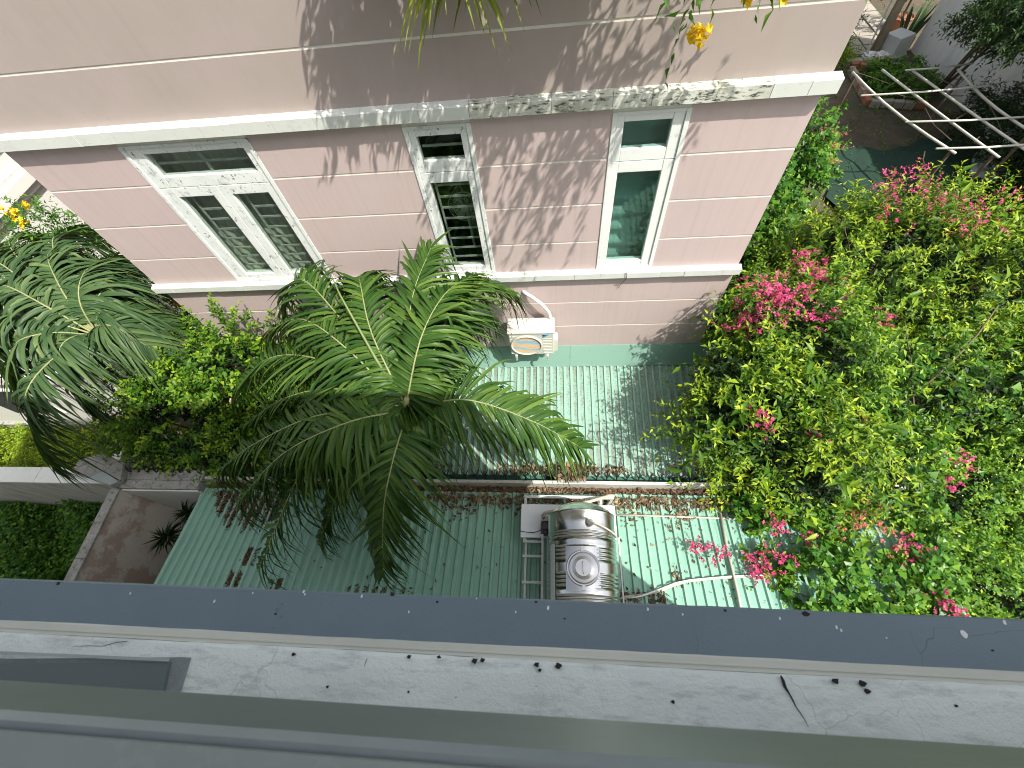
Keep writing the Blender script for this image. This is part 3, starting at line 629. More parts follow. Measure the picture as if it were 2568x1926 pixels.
# ================================================================== NEAR ROOF
nr = thing('shed_roof', 'mint green ribbed roof below the slate ledge, partly in shade', 'roof', (-1, 1, 2.3))
P2 = .142; SLOPE = .147
zr = lambda y: 2.29 + (2.05 - y) * SLOPE
x0 = -6.45; k = 0
while x0 < 4.6:
    ym = .98 + rs.uniform(-.015, .015)
    ribbed('roof_sheet', x0, x0 + 7 * P2, P2, (ym - .12, zr(ym - .12)), (2.05, zr(2.05)), MINT, nr, hgt=.034, top=.034, sidew=.018, jog=.0025 * (k % 2))
    ribbed('roof_sheet', x0, x0 + 7 * P2, P2, (-.34, zr(-.34) + .004), (ym, zr(ym) + .006), MINT, nr, hgt=.034, top=.034, sidew=.018, jog=.0025 * (k % 2)); x0 += 7 * P2; k += 1
XNE = x0
MB().prism([(2.00, 2.20), (2.00, 2.19), (2.175, 2.19), (2.185, 2.405), (2.235, 2.415), (2.238, 2.40), (2.2, 2.19), (2.2, 2.175), (1.985, 2.175), (1.985, 2.20)], 'x', -6.46, XNE).build('gutter', GUT, nr)
MB().box(-6.45, XNE, 2.003, 2.172, 2.195, 2.225).build('gutter_silt', RUST, nr)
MB().box(-6.475, -6.462, 1.98, 2.24, 2.16, 2.41).build('gutter_end', RUST, nr)
box('barge_board', GALV, nr, -6.475, -6.452, -.34, 1.97, 2.25, 2.30)
sc = MB()
for y in (.35, 1.0, 1.7):
    x = -6.45 + P2 / 2
    while x < 4.5:
        sc.box(x - .008, x + .008, y - .008, y + .008, zr(y) + .019, zr(y) + .03); x += P2 * 2
s_ = sc.build('screw_heads', DARKHOLE, nr); s_['kind'] = 'stuff'
for y in (.0, 1.9): MB().bar((-6.4, y, zr(y) - .06), (XNE - .1, y, zr(y) - .06), .06, .09).build('purlin', GALV, nr)
for xx in (-6.3, -3, .4, 4.3): MB().bar((xx, 1.85, 0), (xx, 1.85, 2.18), .07).build('post', GALV, nr)

# ================================================================== WATER TANK
tk = thing('water_tank', 'stainless steel water tank lying on the green roof', 'tank', (.36, .7, 2.4))
TX, TZ, TR = .365, 3.10, .475
prof = [(.0, 1.665), (.12, 1.66), (.24, 1.64), (.34, 1.60), (.42, 1.545), (.462, 1.50), (.484, 1.485), (.486, 1.465), (TR, 1.455)]
y = 1.45
def ribs(y0, n_, st=.034):
    o = []
    for i in range(n_):
        o += [(TR, y0 - i * st), (TR - .013, y0 - i * st - st * .3), (TR - .013, y0 - i * st - st * .45), (TR + .004, y0 - i * st - st * .75)]
    return o
prof += [(TR, 1.22)] + ribs(1.215, 3, .036) + [(TR, 1.08), (TR, 1.03)]
prof += ribs(1.02, 4, .05) + [(TR, .80), (TR, .70)] + ribs(.69, 4, .05) + [(TR, .47)]
prof += [(TR, .44)] + ribs(.42, 3, .036) + [(TR, .28), (TR, .02), (.484, .01), (.484, -.01), (.44, -.05), (.30, -.11), (.12, -.15), (0, -.155)]
tb = MB().lathe([(r, yy) for r, yy in reversed(prof)], (TX, 0, TZ), (0, 1, 0), 64).build('tank_body', STEEL, tk, smooth=True)
zt = TZ + TR
# manhole: curved saddle plate, collar, lid
V = []; F = []
for i in range(9):
    a = (-.50 + i * .125) * 1.02
    for yy in (.46, 1.00): V.append((TX - .02 + math.sin(a) * (TR + .012) * .92, yy, TZ + math.cos(a) * (TR + .014)))
for i in range(8): F.append((2 * i, 2 * i + 2, 2 * i + 3, 2 * i + 1))
lidp = MB().add(V, F).build('manhole_plate', STEEL_M, tk, smooth=True)
lc = (TX - .02, .73, zt + .004)
MB().lathe([(.215, 0), (.215, .035), (.205, .042), (.195, .042), (.195, .012)], lc, (0, 0, 1), 48).build('manhole_collar', STEEL_M, tk)
lid = MB().lathe([(.185, .01), (.188, .05), (.175, .058), (.14, .062), (.105, .075), (.10, .078), (.0, .080)], lc, (0, 0, 1), 48).build('lid', STEEL_M, tk)
MB().tube([(lc[0], .66, zt + .085), (lc[0], .665, zt + .105), (lc[0], .795, zt + .105), (lc[0], .80, zt + .085)], .008, 6).build('lid_handle', STEEL, lid)
for yy in (.50, .96): MB().box(lc[0] - .02, lc[0] + .02, yy - .03, yy + .03, zt + .002, zt + .05).build('hinge', STEEL_M, lid)
MB().lathe([(.05, -.02), (.05, .05), (.044, .085), (.0, .088)], (.455, 1.30, zt + .0), (0, 0, 1), 20).build('vent_cap', mat('vent_grey', (.30, .30, .25), (.24, .24, .2), 8, .5), tk)
tp = MB().tube([(.49, 1.30, zt + .03), (.57, 1.285, zt + .0), (.68, 1.25, zt - .08), (.76, 1.22, zt - .16), (.835, 1.20, zt - .32), (.845, 1.20, zt - .44)], .013, 8).build('overflow_pipe', PVC, None, smooth=True)
tag(tp, 'short cream hose curving over the side of the steel tank', 'hose')
V = []; F = []
for i in range(6):
    a = -1.16 + i * .05
    for yy in (.30, 1.05): V.append((TX + math.sin(a) * (TR + .004), yy, TZ + math.cos(a) * (TR + .004)))
for i in range(5): F.append((2 * i, 2 * i + 2, 2 * i + 3, 2 * i + 1))
MB().add(V, F).build('sticker', mat('sticker', (.60, .66, .66), (.50, .56, .57), 14, .5), tk)
for xx in (TX - .48, TX + .48):
    MB().bar((xx, -.2, 2.80), (xx, 1.55, 2.80), .035, .05).build('stand_rail', GALV, tk)
    for yy in (0, 1.4): MB().bar((xx, yy, zr(yy) + .01), (xx, yy, 2.80), .04).build('stand_leg', GALV, tk)
for yy in (.15, 1.25): MB().prism([(TX - .48, 2.74), (TX + .48, 2.74), (TX + .48, 2.84), (TX + .30, 2.76), (TX, 2.70), (TX - .30, 2.76), (TX - .48, 2.84)], 'y', yy, yy + .04).build('cradle', GALV, tk)
MB().bar((TX - .56, -.1, 2.9), (TX - .56, 1.26, 2.9), .03, .05).build('stand_rail', GALV, tk)
MB().bar((TX + .55, -.1, 2.9), (TX + .55, 1.24, 2.9), .02, .05).build('stand_rail', GALV, tk)
wb = MB().box(-.535, .915, 1.24, 1.745, 2.735, 2.755).build('white_board', BOARD, None, .003); tag(wb, 'white board lying on the green roof behind the steel tank', 'board')
fr = thing('steel_frame', 'pale square tube frame on the roof beside the gutter', 'frame', (.2, 1.8, 2.5))
MB().bar((-.50, 1.90, 2.62), (.93, 1.90, 2.62), .045).build('tube', GALV, fr)
for xx in (-.48, .72): MB().bar((xx, 1.878, 2.615), (xx, 1.20, 2.70), .04).build('tube', GALV, fr)
for xx in (-.5, .9): MB().bar((xx, 1.90, 2.33), (xx, 1.90, 2.597), .04).build('leg', GALV, fr)
ld = thing('ladder', 'low painted steel ladder frame on the roof left of the tank', 'ladder', (-.3, .8, 2.6))
for xx in (-.455,): MB().bar((xx, .2, 2.73), (xx, 1.235, 2.66), .03).build('side_rail', GALV, ld)
for yy in (.30, .62, .98, 1.19): MB().bar((-.50, yy, 2.755 - (yy - .2) * .06), (-.20, yy, 2.755 - (yy - .2) * .06), .035).build('rung', GALV, ld)
for yy in (.3, 1.1): MB().bar((-.455, yy, zr(yy) + .015), (-.455, yy, 2.66), .025).build('foot', GALV, ld)
pu = thing('water_pump', 'small black water pump on the white board left of the tank', 'pump', (-.16, 1.38, 2.76))
MB().lathe([(.0, -.11), (.062, -.11), (.07, -.09), (.07, .07), (.06, .09), (0, .09)], (-.15, 1.37, 2.85), (0, 1, 0), 20).build('motor', PUMP, pu)
for k in range(8): a = k * .785; MB().bar((-.15 + .07 * math.cos(a), 1.28, 2.85 + .07 * math.sin(a)), (-.15 + .07 * math.cos(a), 1.42, 2.85 + .07 * math.sin(a)), .012).build('cooling_fin', PUMP, pu)
MB().box(-.215, -.05, 1.45, 1.52, 2.765, 2.95).build('pump_head', GALV, pu, .01); MB().lathe([(.035, 0), (.04, .04), (.03, .07)], (-.08, 1.485, 2.95), (0, 0, 1), 14).build('valve_knob', PUMP, pu)
MB().box(-.21, -.09, 1.27, 1.46, 2.757, 2.785).build('pump_base', PUMP, pu); MB().box(-.19, -.11, 1.33, 1.42, 2.92, 2.97).build('terminal_box', PUMP, pu)
def pipe(name, pts, r, m_, label, cat='pipe', n=8):
    o = MB().tube(pts, r, n).build(name, m_, None, smooth=True); return tag(o, label, cat)
pipe('delivery_pipe', [(-.185, 1.49, 2.93), (-.185, 1.50, 3.06), (-.15, 1.53, 3.10), (.10, 1.62, 2.98), (.88, 1.93, 2.66), (.93, 1.95, 2.60), (.90, 1.90, 2.50), (.80, 1.80, 2.36)], .026, PVC, 'cream pipe slanting from the pump across the white board')
pipe('power_cable', [(-.54, 1.33, 2.765), (-.45, 1.315, 2.762), (-.34, 1.31, 2.762), (-.25, 1.33, 2.80), (-.19, 1.35, 2.86)], .006, IRON_B, 'thin black cable across the white board to the pump', 'cable', 5)
pipe('roof_pipe', [(.92, 1.69, zr(1.69) + .045), (1.6, 1.685, zr(1.69) + .045), (2.2, 1.68, zr(1.69) + .042), (2.95, 1.66, zr(1.66) + .042)], .017, PVC, 'thin straight cream pipe on the roof right of the white board')
pipe('bent_pipe', [(.86, .45, zr(.45) + .05), (1.0, .49, zr(.5) + .05), (1.25, .52, zr(.5) + .05), (1.5, .585, zr(.6) + .05), (1.72, .67, zr(.67) + .05), (1.9, .725, zr(.7) + .05), (2.4, .79, zr(.8) + .05), (3.3, .86, zr(.86) + .05)], .019, PVC, 'bent cream pipe snaking over the sunlit roof to the vines')
pipe('cable_conduit', [(.95, .46, zr(.46) + .03), (1.2, .50, zr(.5) + .085), (1.48, .60, zr(.6) + .085), (1.74, .70, zr(.7) + .085), (1.95, .745, zr(.74) + .07), (2.5, .81, zr(.8) + .06), (3.1, .85, zr(.85) + .06)], .011, PLASTIC, 'thin white conduit lying along the bent roof pipe')
pipe('cross_pipe', [(2.60, 1.75, zr(1.7) + .055), (2.575, 1.2, zr(1.2) + .055), (2.555, .6, zr(.6) + .09), (2.54, .1, zr(.1) + .055)], .021, PVC, 'grey pipe running down the roof slope through the vines')

# ================================================================== WHITE HOUSE, far left
wh = thing('white_house', 'bright white house behind the palm at the left edge', 'house', (-14, 8, 0))
XW = -10.5
box('wall', HOUSEW, wh, -22, XW, 4.3, 16, 0, 9)
for z0, z1, pr_ in ((5.02, 5.22, .16), (4.88, 5.02, .08), (2.52, 2.78, .14), (2.40, 2.52, .06)):
    box('cornice', HOUSEW, wh, -22, XW + pr_, 4.3 - pr_, 16, z0, z1, .01)
box('plinth', CONC, wh, -22, XW + .05, 4.22, 16, 0, .35)
def glazed(x0, x1, y, z0, z1):
    wn = MB().box(x0, x1, y - .03, y + .02, z0, z1).build('window', PLASTIC, wh)
    MB().box(x0 + .06, x1 - .06, y - .034, y - .031, z0 + .06, z1 - .06).build('pane', ROOM, wn)
glazed(-14.2, -12.8, 4.3, 3.1, 4.5); glazed(-17.5, -16, 4.3, 3.1, 4.5); glazed(-13.6, -12.2, 4.3, .9, 2.1)
wn = MB().box(XW - .02, XW + .03, 6.9, 8.3, 5.6, 7.2).build('window', PLASTIC, wh); MB().box(XW + .031, XW + .034, 6.96, 8.24, 5.66, 7.14).build('pane', ROOM, wn)
MB().bar((XW + .05, 6.5, 5.26), (XW + .05, 9, 5.26), .05, .10).build('window_board', GALV, wh)

# ================================================================== BACK GARDEN, upper right
ww = box('shaded_garden_wall', WALLG, None, 14.25, 14.5, 4, 20.7, 0, 7.5); tag(ww, 'tall pale rendered wall behind the garden trees at upper right', 'wall')
bd = thing('garden_bed', 'small planted bed edged with bricks beyond the pink house', 'bed', (12, 18, 0))
rs = random.Random(8)
for (a, b, n) in (((11.6, 19.6), (13.2, 19.3), 6), ((11.55, 19.4), (11.35, 17.0), 8), ((11.4, 17.0), (13.1, 16.6), 5)):
    for i in range(n):
        t = (i + .5) / n; x = a[0] + (b[0] - a[0]) * t; y = a[1] + (b[1] - a[1]) * t; L_ = math.hypot(b[0] - a[0], b[1] - a[1]) / n * .46
        an = math.atan2(b[1] - a[1], b[0] - a[0]) + rs.uniform(-.1, .1)
        MB().bar((x - math.cos(an) * L_, y - math.sin(an) * L_, .12), (x + math.cos(an) * L_, y + math.sin(an) * L_, .12 + rs.uniform(-.03, .04)), .2, .22).build('brick', rs.choice([BRICKM, PAVE, PAVE]), bd, .012)
kb = thing('kerb_stones', 'row of pale kerb stones at the foot of the bed', 'kerb', (12, 20, 0))
for i in range(3): MB().box(11.5 + i * .62, 12.08 + i * .62, 19.75, 20.0, 0, .22).build('kerb_stone', PAVE, kb, .02)
nm = []
V = []; F = []
for i in range(13):
    for j in range(9):
        x = 8.6 + i * .42; y = 10.6 + j * .48
        V.append((x + .2 * math.sin(j * 1.7), y + .25 * math.sin(i * .9), .06 + .10 * abs(math.sin(i * 1.3 + j * .8)) + .05 * math.sin(3 * i) * math.cos(2 * j)))
for i in range(12):
    for j in range(8): F.append((i * 9 + j, (i + 1) * 9 + j, (i + 1) * 9 + j + 1, i * 9 + j + 1))
o = MB().add(V, F).build('shade_net', NET, None, smooth=True); tag(o, 'rumpled dark green shade net spread on the garden ground', 'net')
tr = thing('pole_trellis', 'open trellis of pale poles over the back garden', 'trellis', (11, 13, 0))
for a, b, r in (((9.24, 15.35, 2.0), (10.3, 11.08, 2.0), .034), ((10.09, 15.37, 2.0), (11.19, 10.82, 2.0), .032), ((10.88, 15.16, 2.0), (11.95, 10.9, 2.0), .032), ((12.05, 15.03, 2.02), (12.45, 11.6, 2.0), .034)):
    A_ = Vector(a); B_ = Vector(b); dv = Vector((-.14 if r == .034 else .03, 0, -.03))
    MB().tube([A_ + (B_ - A_) * t + dv * math.sin(math.pi * t) for t in (0, .2, .4, .6, .8, 1)], r, 7).build('long_pole', POLE, tr, smooth=True)
for a, b in (((8.95, 13.9, 2.07), (12.4, 13.95, 2.07)), ((9.6, 12.47, 2.07), (12.7, 12.35, 2.07)), ((9.85, 11.22, 2.07), (12.3, 11.18, 2.07)), ((10.6, 15.1, 2.07), (12.5, 15.2, 2.07))):
    MB().tube([a, ((a[0] + b[0]) / 2, (a[1] + b[1]) / 2, 2.04), b], .028, 6).build('cross_pole', POLE, tr, smooth=True)
for x, y in ((9.3, 15.2), (10.25, 11.2), (12.3, 11.7), (12.2, 14.9), (11.15, 10.95)): MB().tube([(x, y, 0), (x, y, 2.0)], .04, 6).build('post', BARK, tr)
rs = random.Random(2)
for i in range(14):
    a = (rs.uniform(9.6, 12.4), rs.uniform(11.2, 15), 1.95); b = (a[0] + rs.uniform(-1.4, 1.4), a[1] + rs.uniform(-1.6, 1.6), 1.95 + rs.uniform(-.3, .1))
    MB().tube([a, ((a[0] + b[0]) / 2, (a[1] + b[1]) / 2 + .1, 1.85), b], [.014, .012, .006], 4).build('dry_stem', BARK, tr)
bx = thing('storage_box', 'upturned pale grey box on the path beside the garden wall', 'box', (13.35, 20.4, 0))
c_, s2 = math.cos(.5), math.sin(.5); R2 = lambda x, y: (13.4 + x * c_ - y * s2, 20.5 + x * s2 + y * c_)
V = [(*R2(-.42, -.36), .05), (*R2(.42, -.36), .05), (*R2(.42, .36), .05), (*R2(-.42, .36), .05), (*R2(-.38, -.32), .72), (*R2(.38, -.32), .72), (*R2(.38, .32), .72), (*R2(-.38, .32), .72)]
MB().add(V, [(0, 3, 2, 1), (4, 5, 6, 7), (0, 1, 5, 4), (1, 2, 6, 5), (2, 3, 7, 6), (3, 0, 4, 7)]).build('box_body', BLUEGR, bx, .03)
V = [(*R2(-.44, -.38), .0), (*R2(.44, -.38), .0), (*R2(.44, .38), .0), (*R2(-.44, .38), .0), (*R2(-.44, -.38), .06), (*R2(.44, -.38), .06), (*R2(.44, .38), .06), (*R2(-.44, .38), .06)]
MB().add(V, [(0, 3, 2, 1), (4, 5, 6, 7), (0, 1, 5, 4), (1, 2, 6, 5), (2, 3, 7, 6), (3, 0, 4, 7)]).build('box_rim', BLUEGR, bx)
rng = np.random.default_rng(4)
def blob(name, c, r, m_, label, cat, seed):
    bm = bmesh.new(); bmesh.ops.create_icosphere(bm, subdivisions=3, radius=1); rr = np.random.default_rng(seed); ph_ = rr.uniform(0, 6, 6)
    for v in bm.verts:
        p = v.co.copy(); k = 1 + .22 * math.sin(5 * p.x + ph_[0]) * math.cos(6 * p.y + ph_[1]) + .16 * math.sin(11 * p.z + 7 * p.x + ph_[2]) + .08 * math.sin(17 * p.y + 9 * p.z)
        v.co = Vector((p.x * r[0] * k, p.y * r[1] * k, max(p.z * r[2] * k, -r[2] * .6)))
    me = bpy.data.meshes.new(name); bm.to_mesh(me); bm.free(); o = link_mesh(name, me, m_, None); o.location = (c[0], c[1], c[2] + r[2] * .6); return tag(o, label, cat)
blob('plastic_bag', (12.45, 20.2, 0), (.22, .2, .2), PLASTIC, 'crumpled white plastic bag by the tree trunk, the left one', 'bag', 1)
blob('plastic_bag', (12.9, 20.15, 0), (.3, .22, .18), PLASTIC, 'crumpled white plastic bag next to the grey box', 'bag', 2)
sk = blob('white_sack', (13.3, 12.9, 0), (.42, .6, .5), mat('sack_cloth', (.50, .55, .55), (.40, .46, .47), 9, .7), 'white striped sack standing under the trellis end', 'sack', 3)
tr1 = MB().tube([(12.75, 20.5, 0), (12.85, 20.7, 1.5), (13.0, 20.9, 3.2), (13.1, 21.2, 5.2)], [.17, .15, .14, .12], 10).build('bare_trunk', mat('pale_bark', (.34, .29, .20), (.24, .2, .14), 5, .9, bump=.4), None, smooth=True); tag(tr1, 'pale bare tree trunk leaning beside the path behind the pink house', 'trunk')
st = MB().tube([(12.35, 20.3, 0), (12.45, 20.6, 1.6), (12.5, 20.8, 3.2)], .035, 6).build('stake', GALV); tag(st, 'thin grey stake standing beside the pale trunk', 'stake')
pot = thing('potted_shrub', 'leafy green shrub in a terracotta pot by the path', 'plant', (14.3, 22.4, 0))
MB().lathe([(.30, 0), (.40, .45), (.44, .5), (.40, .52), (.36, .45), (0, .43)], (14.3, 22.4, 0), (0, 0, 1), 20).build('pot', TERRA, pot)
P, N = lobe_points(rng, [(14.3, 22.5, 1.4, .75, .75, .85)], 60); V, F, T = sprigs(rng, P, N, 8, (.15, .3), (.10, .05), LEAF_OVAL, tint0=.4)
np_mesh('foliage', V, F, T, L_VINE, pot)['kind'] = 'stuff'
MB().tube([(14.3, 22.4, .4), (14.3, 22.45, 1.3)], .04).build('stem', BARK, pot)
sp = thing('snake_plant', 'upright sword-leaved plant in a pale square pot at the wall corner', 'plant', (14.0, 20.95, 0))
MB().box(13.72, 14.2, 20.75, 21.2, 0, .45).build('pot', PAVE, sp, .02)
for i in range(22):
    x, y = 13.96 + rs.uniform(-.2, .2), 20.97 + rs.uniform(-.2, .2); tx, ty = x + (x - 13.96) * 1.6, y + (y - 20.97) * 1.6; h = rs.uniform(.7, 1.25); w_ = .045
    MB().add([(x - w_, y, .4), (x + w_, y, .4), (x + (tx - x) * .5 - w_, y + (ty - y) * .5, .4 + h * .6), (x + (tx - x) * .5 + w_, y + (ty - y) * .5 + .02, .4 + h * .6), (tx, ty, .4 + h)], [(0, 1, 3, 2), (2, 3, 4)]).build('leaf', mat('sword_leaf', (.03, .07, .025), (.05, .1, .03), 6, .5), sp)

# ================================================================== PALMS
def bez(pts, n):
    """Catmull-Rom through pts"""
    P = [np.array(p, float) for p in pts]; P = [2 * P[0] - P[1]] + P + [2 * P[-1] - P[-2]]; out_ = []
    segs = len(P) - 3
    for i in range(n):
        u = i / (n - 1) * segs; k = min(int(u), segs - 1); t = u - k; a, b, c, d = P[k:k + 4]
        out_.append(.5 * ((2 * b) + (-a + c) * t + (2 * a - 5 * b + 4 * c - d) * t * t + (-a + 3 * b - 3 * c + d) * t ** 3))
    return np.array(out_)
def frond(parent, rng, pts, Lmax, material, nl=62, width=.050, droop=.55, base=.12, wind=(0, 0, 0), tint0=.45, rr=.016):
    C = bez(pts, 24)
    fr_ = MB().tube([Vector(c) for c in C], [rr * (1 - .85 * i / 23) + .002 for i in range(24)], 6).build('frond', RACHIS, parent, smooth=True)
    T = nrm(np.gradient(C, axis=0)); up_ = np.array([0, 0, 1.0])
    Vs, Ts, Fs = [], [], []; n0 = 0; NS = 6
    for sgn in (-1, 1):
        for k in range(nl):
            t = base + (1 - base) * (k + rng.uniform(-.3, .3)) / (nl - 1); t = min(max(t, 0), 1)
            f = t * 23; i = min(int(f), 22); c = C[i] + (C[i + 1] - C[i]) * (f - i); tg = T[i]
            sd = np.cross(tg, up_); sd /= max(np.linalg.norm(sd), 1e-6); nn = np.cross(sd, tg)
            prof = max(.42, math.sin(math.pi * (.18 + .74 * t)) ** .6); L = Lmax * prof * rng.uniform(.86, 1.12)
            fw = .45 + 1.0 * t ** 2 + rng.normal(0, .10)
            d = sd * sgn + tg * fw + nn * (.28 + rng.normal(0, .12)); d /= np.linalg.norm(d)
            wv_ = nn if abs(nn[2]) > .2 else up_
            s = np.linspace(0, 1, NS + 1); dr = droop * rng.uniform(.6, 1.5)
            if rng.random() < .10: dr *= 2.2
            kk = rng.uniform(.4, 1.5) if rng.random() < .55 else 0.0; ks = rng.uniform(.45, .75)
            pos = c + d * (s * L)[:, None] + (-up_ * dr + np.array(wind) + rng.normal(0, .10, 3)) * ((s ** 1.8) * L)[:, None] - (up_ * kk + d * kk * .55)[None] * (np.maximum(s - ks, 0) * L)[:, None]
            tl = nrm(np.gradient(pos, axis=0)); tw = rng.normal(0, .35)
            a = np.cross(tl, nn + tg * .2 + sd * .2 * tw); a = nrm(a)
            b = np.cross(a, tl)
            wd_ = width * rng.uniform(.8, 1.15) * np.array([.45, .9, 1, .92, .7, .42, .04]) / 2
            ang = tw * s[:, None]; aa = a * np.cos(ang) + b * np.sin(ang)
            Lft = pos + aa * wd_[:, None] + b * (wd_ * .45)[:, None]; Rgt = pos - aa * wd_[:, None] + b * (wd_ * .45)[:, None]
            Vs.append(np.stack([Lft, pos, Rgt], 1).reshape(-1, 3))
            q = []
            for j in range(NS):
                o_ = n0 + j * 3; q += [(o_, o_ + 1, o_ + 4, o_ + 3), (o_ + 1, o_ + 2, o_ + 5, o_ + 4)]
            Fs += q; n0 += (NS + 1) * 3
            Ts.append(np.full((NS + 1) * 3, tint0 + rng.normal(0, .17)) + np.repeat(s, 3) * .12)
    lf = np_mesh('leaflets', np.concatenate(Vs), np.array(Fs), np.concatenate(Ts), material, fr_, smooth=True); lf['kind'] = 'stuff'
    return fr_
rng = np.random.default_rng(21)
CP = np.array([-1.90, 2.45, 4.62])
palm = thing('palm_tree', 'large feather palm with arching fronds rising between the two green roofs', 'palm', (-2.75, 2.62, 0))
MB().tube([(-2.75, 2.62, 0), (-2.68, 2.60, 1.2), (-2.50, 2.55, 2.6), (-2.25, 2.50, 3.6), (-2.02, 2.46, 4.3)], [.15, .115, .10, .10, .11], 14).build('trunk', BARKP, palm, smooth=True)
for k in range(22):
    t = k / 22; c = bez([(-2.75, 2.62, .1), (-2.68, 2.60, 1.2), (-2.50, 2.55, 2.6), (-2.25, 2.50, 3.6)], 23)[k]
    MB().lathe([(.112 + .03 * (1 - t) ** 3, 0), (.120 + .03 * (1 - t) ** 3, .012), (.112 + .03 * (1 - t) ** 3, .024)], c, (.1, 0, 1), 12).build('trunk_ring', BARKP, palm)
MB().lathe([(.10, -.42), (.115, -.2), (.10, .1), (.06, .3), (.03, .45)], CP + np.array([-.02, 0, -.05]), (.2, 0, 1), 14).build('crownshaft', RACHIS, palm, smooth=True)
FR = [ # tip chains (world), leaflet length, droop
 ([(-2.0, 2.58, 4.95), (-2.77, 3.45, 5.28), (-3.51, 4.15, 5.38), (-4.10, 4.22, 4.85)], 0.80, 0.66),
 ([(-1.85, 2.55, 4.98), (-1.88, 3.1, 5.22), (-1.80, 3.75, 5.50), (-1.60, 4.32, 5.70)], 0.85, 0.54),
 ([(-1.76, 2.55, 4.95), (-1.43, 3.35, 5.25), (-1.05, 4.05, 5.28), (-.58, 4.30, 4.78)], .66, .80),
 ([(-1.70, 2.43, 4.80), (-1.07, 2.43, 5.0), (-.30, 2.30, 4.68), (.36, 2.20, 4.02)], 0.82, 0.78),
 ([(-1.97, 2.48, 4.9), (-3.0, 2.96, 5.12), (-4.1, 3.25, 4.75), (-5.0, 3.1, 4.1)], 0.82, 0.54),
 ([(-2.0, 2.35, 4.8), (-2.85, 2.21, 5.05), (-3.9, 1.99, 4.65), (-4.85, 1.87, 3.95)], 0.82, 0.84),
 ([(-2.05, 2.30, 4.9), (-2.5, 2.15, 5.1), (-3.1, 1.55, 4.75), (-4.05, .62, 3.55)], 0.75, 0.90),
 ([(-1.88, 2.25, 4.8), (-1.87, 1.63, 4.98), (-2.01, 1.13, 4.62), (-2.22, .55, 3.72)], 0.68, 0.90),
 ([(-1.95, 2.28, 4.8), (-2.28, 1.88, 4.95), (-2.66, 1.42, 4.55), (-3.2, .95, 3.7)], 0.66, 0.96),
 ([(-1.98, 2.40, 4.9), (-2.77, 2.6, 5.0), (-3.8, 2.7, 4.55), (-4.85, 2.6, 3.85)], 0.75, 0.90),
 ([(-1.82, 2.52, 4.9), (-1.55, 2.95, 5.2), (-1.25, 3.5, 5.2), (-.95, 3.95, 4.75)], 0.62, 0.96),
 ([(-2.0, 2.5, 4.9), (-2.6, 3.0, 5.3), (-3.4, 3.55, 5.25), (-4.3, 3.8, 4.7)], 0.87, 0.76),
 ([(-1.95, 2.35, 4.85), (-2.45, 2.05, 5.15), (-3.3, 1.75, 4.9), (-4.2, 1.35, 4.2)], 0.82, 1.03),
 ([(-1.95, 2.55, 4.98), (-2.3, 3.2, 5.38), (-2.55, 3.9, 5.5), (-2.8, 4.35, 5.2)], .80, .75),
 ([(-1.82, 2.52, 5.0), (-1.62, 3.1, 5.42), (-1.38, 3.7, 5.5), (-1.12, 4.25, 5.25)], .78, .75),
 ([(-2.0, 2.45, 4.85), (-2.6, 2.75, 4.75), (-3.3, 2.95, 4.2), (-3.9, 3.0, 3.3)], .6, .9)]
for pts, L, dr in FR:
    frond(palm, rng, [tuple(CP + np.array([0, 0, .08]))] + pts, L, L_PALM, nl=84 if L > .5 else 70, droop=dr)
MB().tube([tuple(CP), (-2.2, 2.85, 5.25), (-2.62, 3.5, 5.75), (-2.75, 3.75, 5.9)], [.022, .022, .013, .003], 8).build('spear_leaf', mat('spear', (.14, .19, .06), (.1, .15, .045), 5, .4), palm, smooth=True)

rng = np.random.default_rng(22)
p2 = thing('palm_tree', 'blue-green feather palm in front of the bright white house at left', 'palm', (-8.0, 4.1, 0))
MB().tube([(-8.0, 4.1, 0), (-7.9, 4.05, 2), (-7.6, 3.95, 3.6), (-7.46, 3.92, 4.4)], [.15, .12, .10, .11], 12).build('trunk', BARKP, p2, smooth=True)
C2 = np.array([-7.44, 3.92, 4.5])
for tip, mid, L, dr in [((-9.9, 5.9, 4.9), (-8.6, 4.9, 5.35), 0.78, .5), ((-9.1, 6.3, 4.7), (-8.2, 5.2, 5.3), 0.75, .6), ((-8.0, 6.0, 4.2), (-7.7, 5.0, 5.0), 0.75, .6), ((-6.75, 4.45, 4.05), (-7.05, 4.3, 4.8), 0.69, .7), ((-6.6, 3.8, 3.9), (-6.9, 3.9, 4.75), 0.62, .8),
                        ((-9.5, 4.6, 4.7), (-8.4, 4.3, 5.3), 0.78, .5), ((-10.1, 5.2, 4.9), (-8.7, 4.7, 5.4), 0.78, .5), ((-9.5, 3.75, 4.3), (-8.4, 3.9, 5.1), 0.75, .6), ((-8.9, 3.2, 4.1), (-8.1, 3.5, 4.95), 0.72, .7), ((-8.45, 2.15, 3.35), (-7.75, 2.75, 4.7), 0.69, .8), ((-7.6, 5.2, 4.9), (-7.5, 4.5, 5.1), 0.69, .6), ((-7.0, 5.0, 4.4), (-7.2, 4.6, 4.95), .6, .6), ((-9.0, 4.4, 4.0), (-8.2, 4.2, 4.9), .7, .7), ((-8.3, 5.2, 5.2), (-7.9, 4.6, 5.2), .65, .5), ((-7.7, 2.9, 3.9), (-7.5, 3.4, 4.8), .6, .8), ((-8.7, 5.6, 4.3), (-8.1, 4.8, 5.0), 0.75, .7)]:
    a = C2; b = np.array(mid); c = np.array(tip)
    frond(p2, rng, [tuple(a), tuple(a * .55 + b * .45 + np.array([0, 0, .15])), tuple(b), tuple(b * .45 + c * .55 + np.array([0, 0, .10])), tuple(c)], L, L_PALM2, nl=60, droop=dr * 1.3, wind=(.1, -.1, 0), tint0=.5, width=.06)

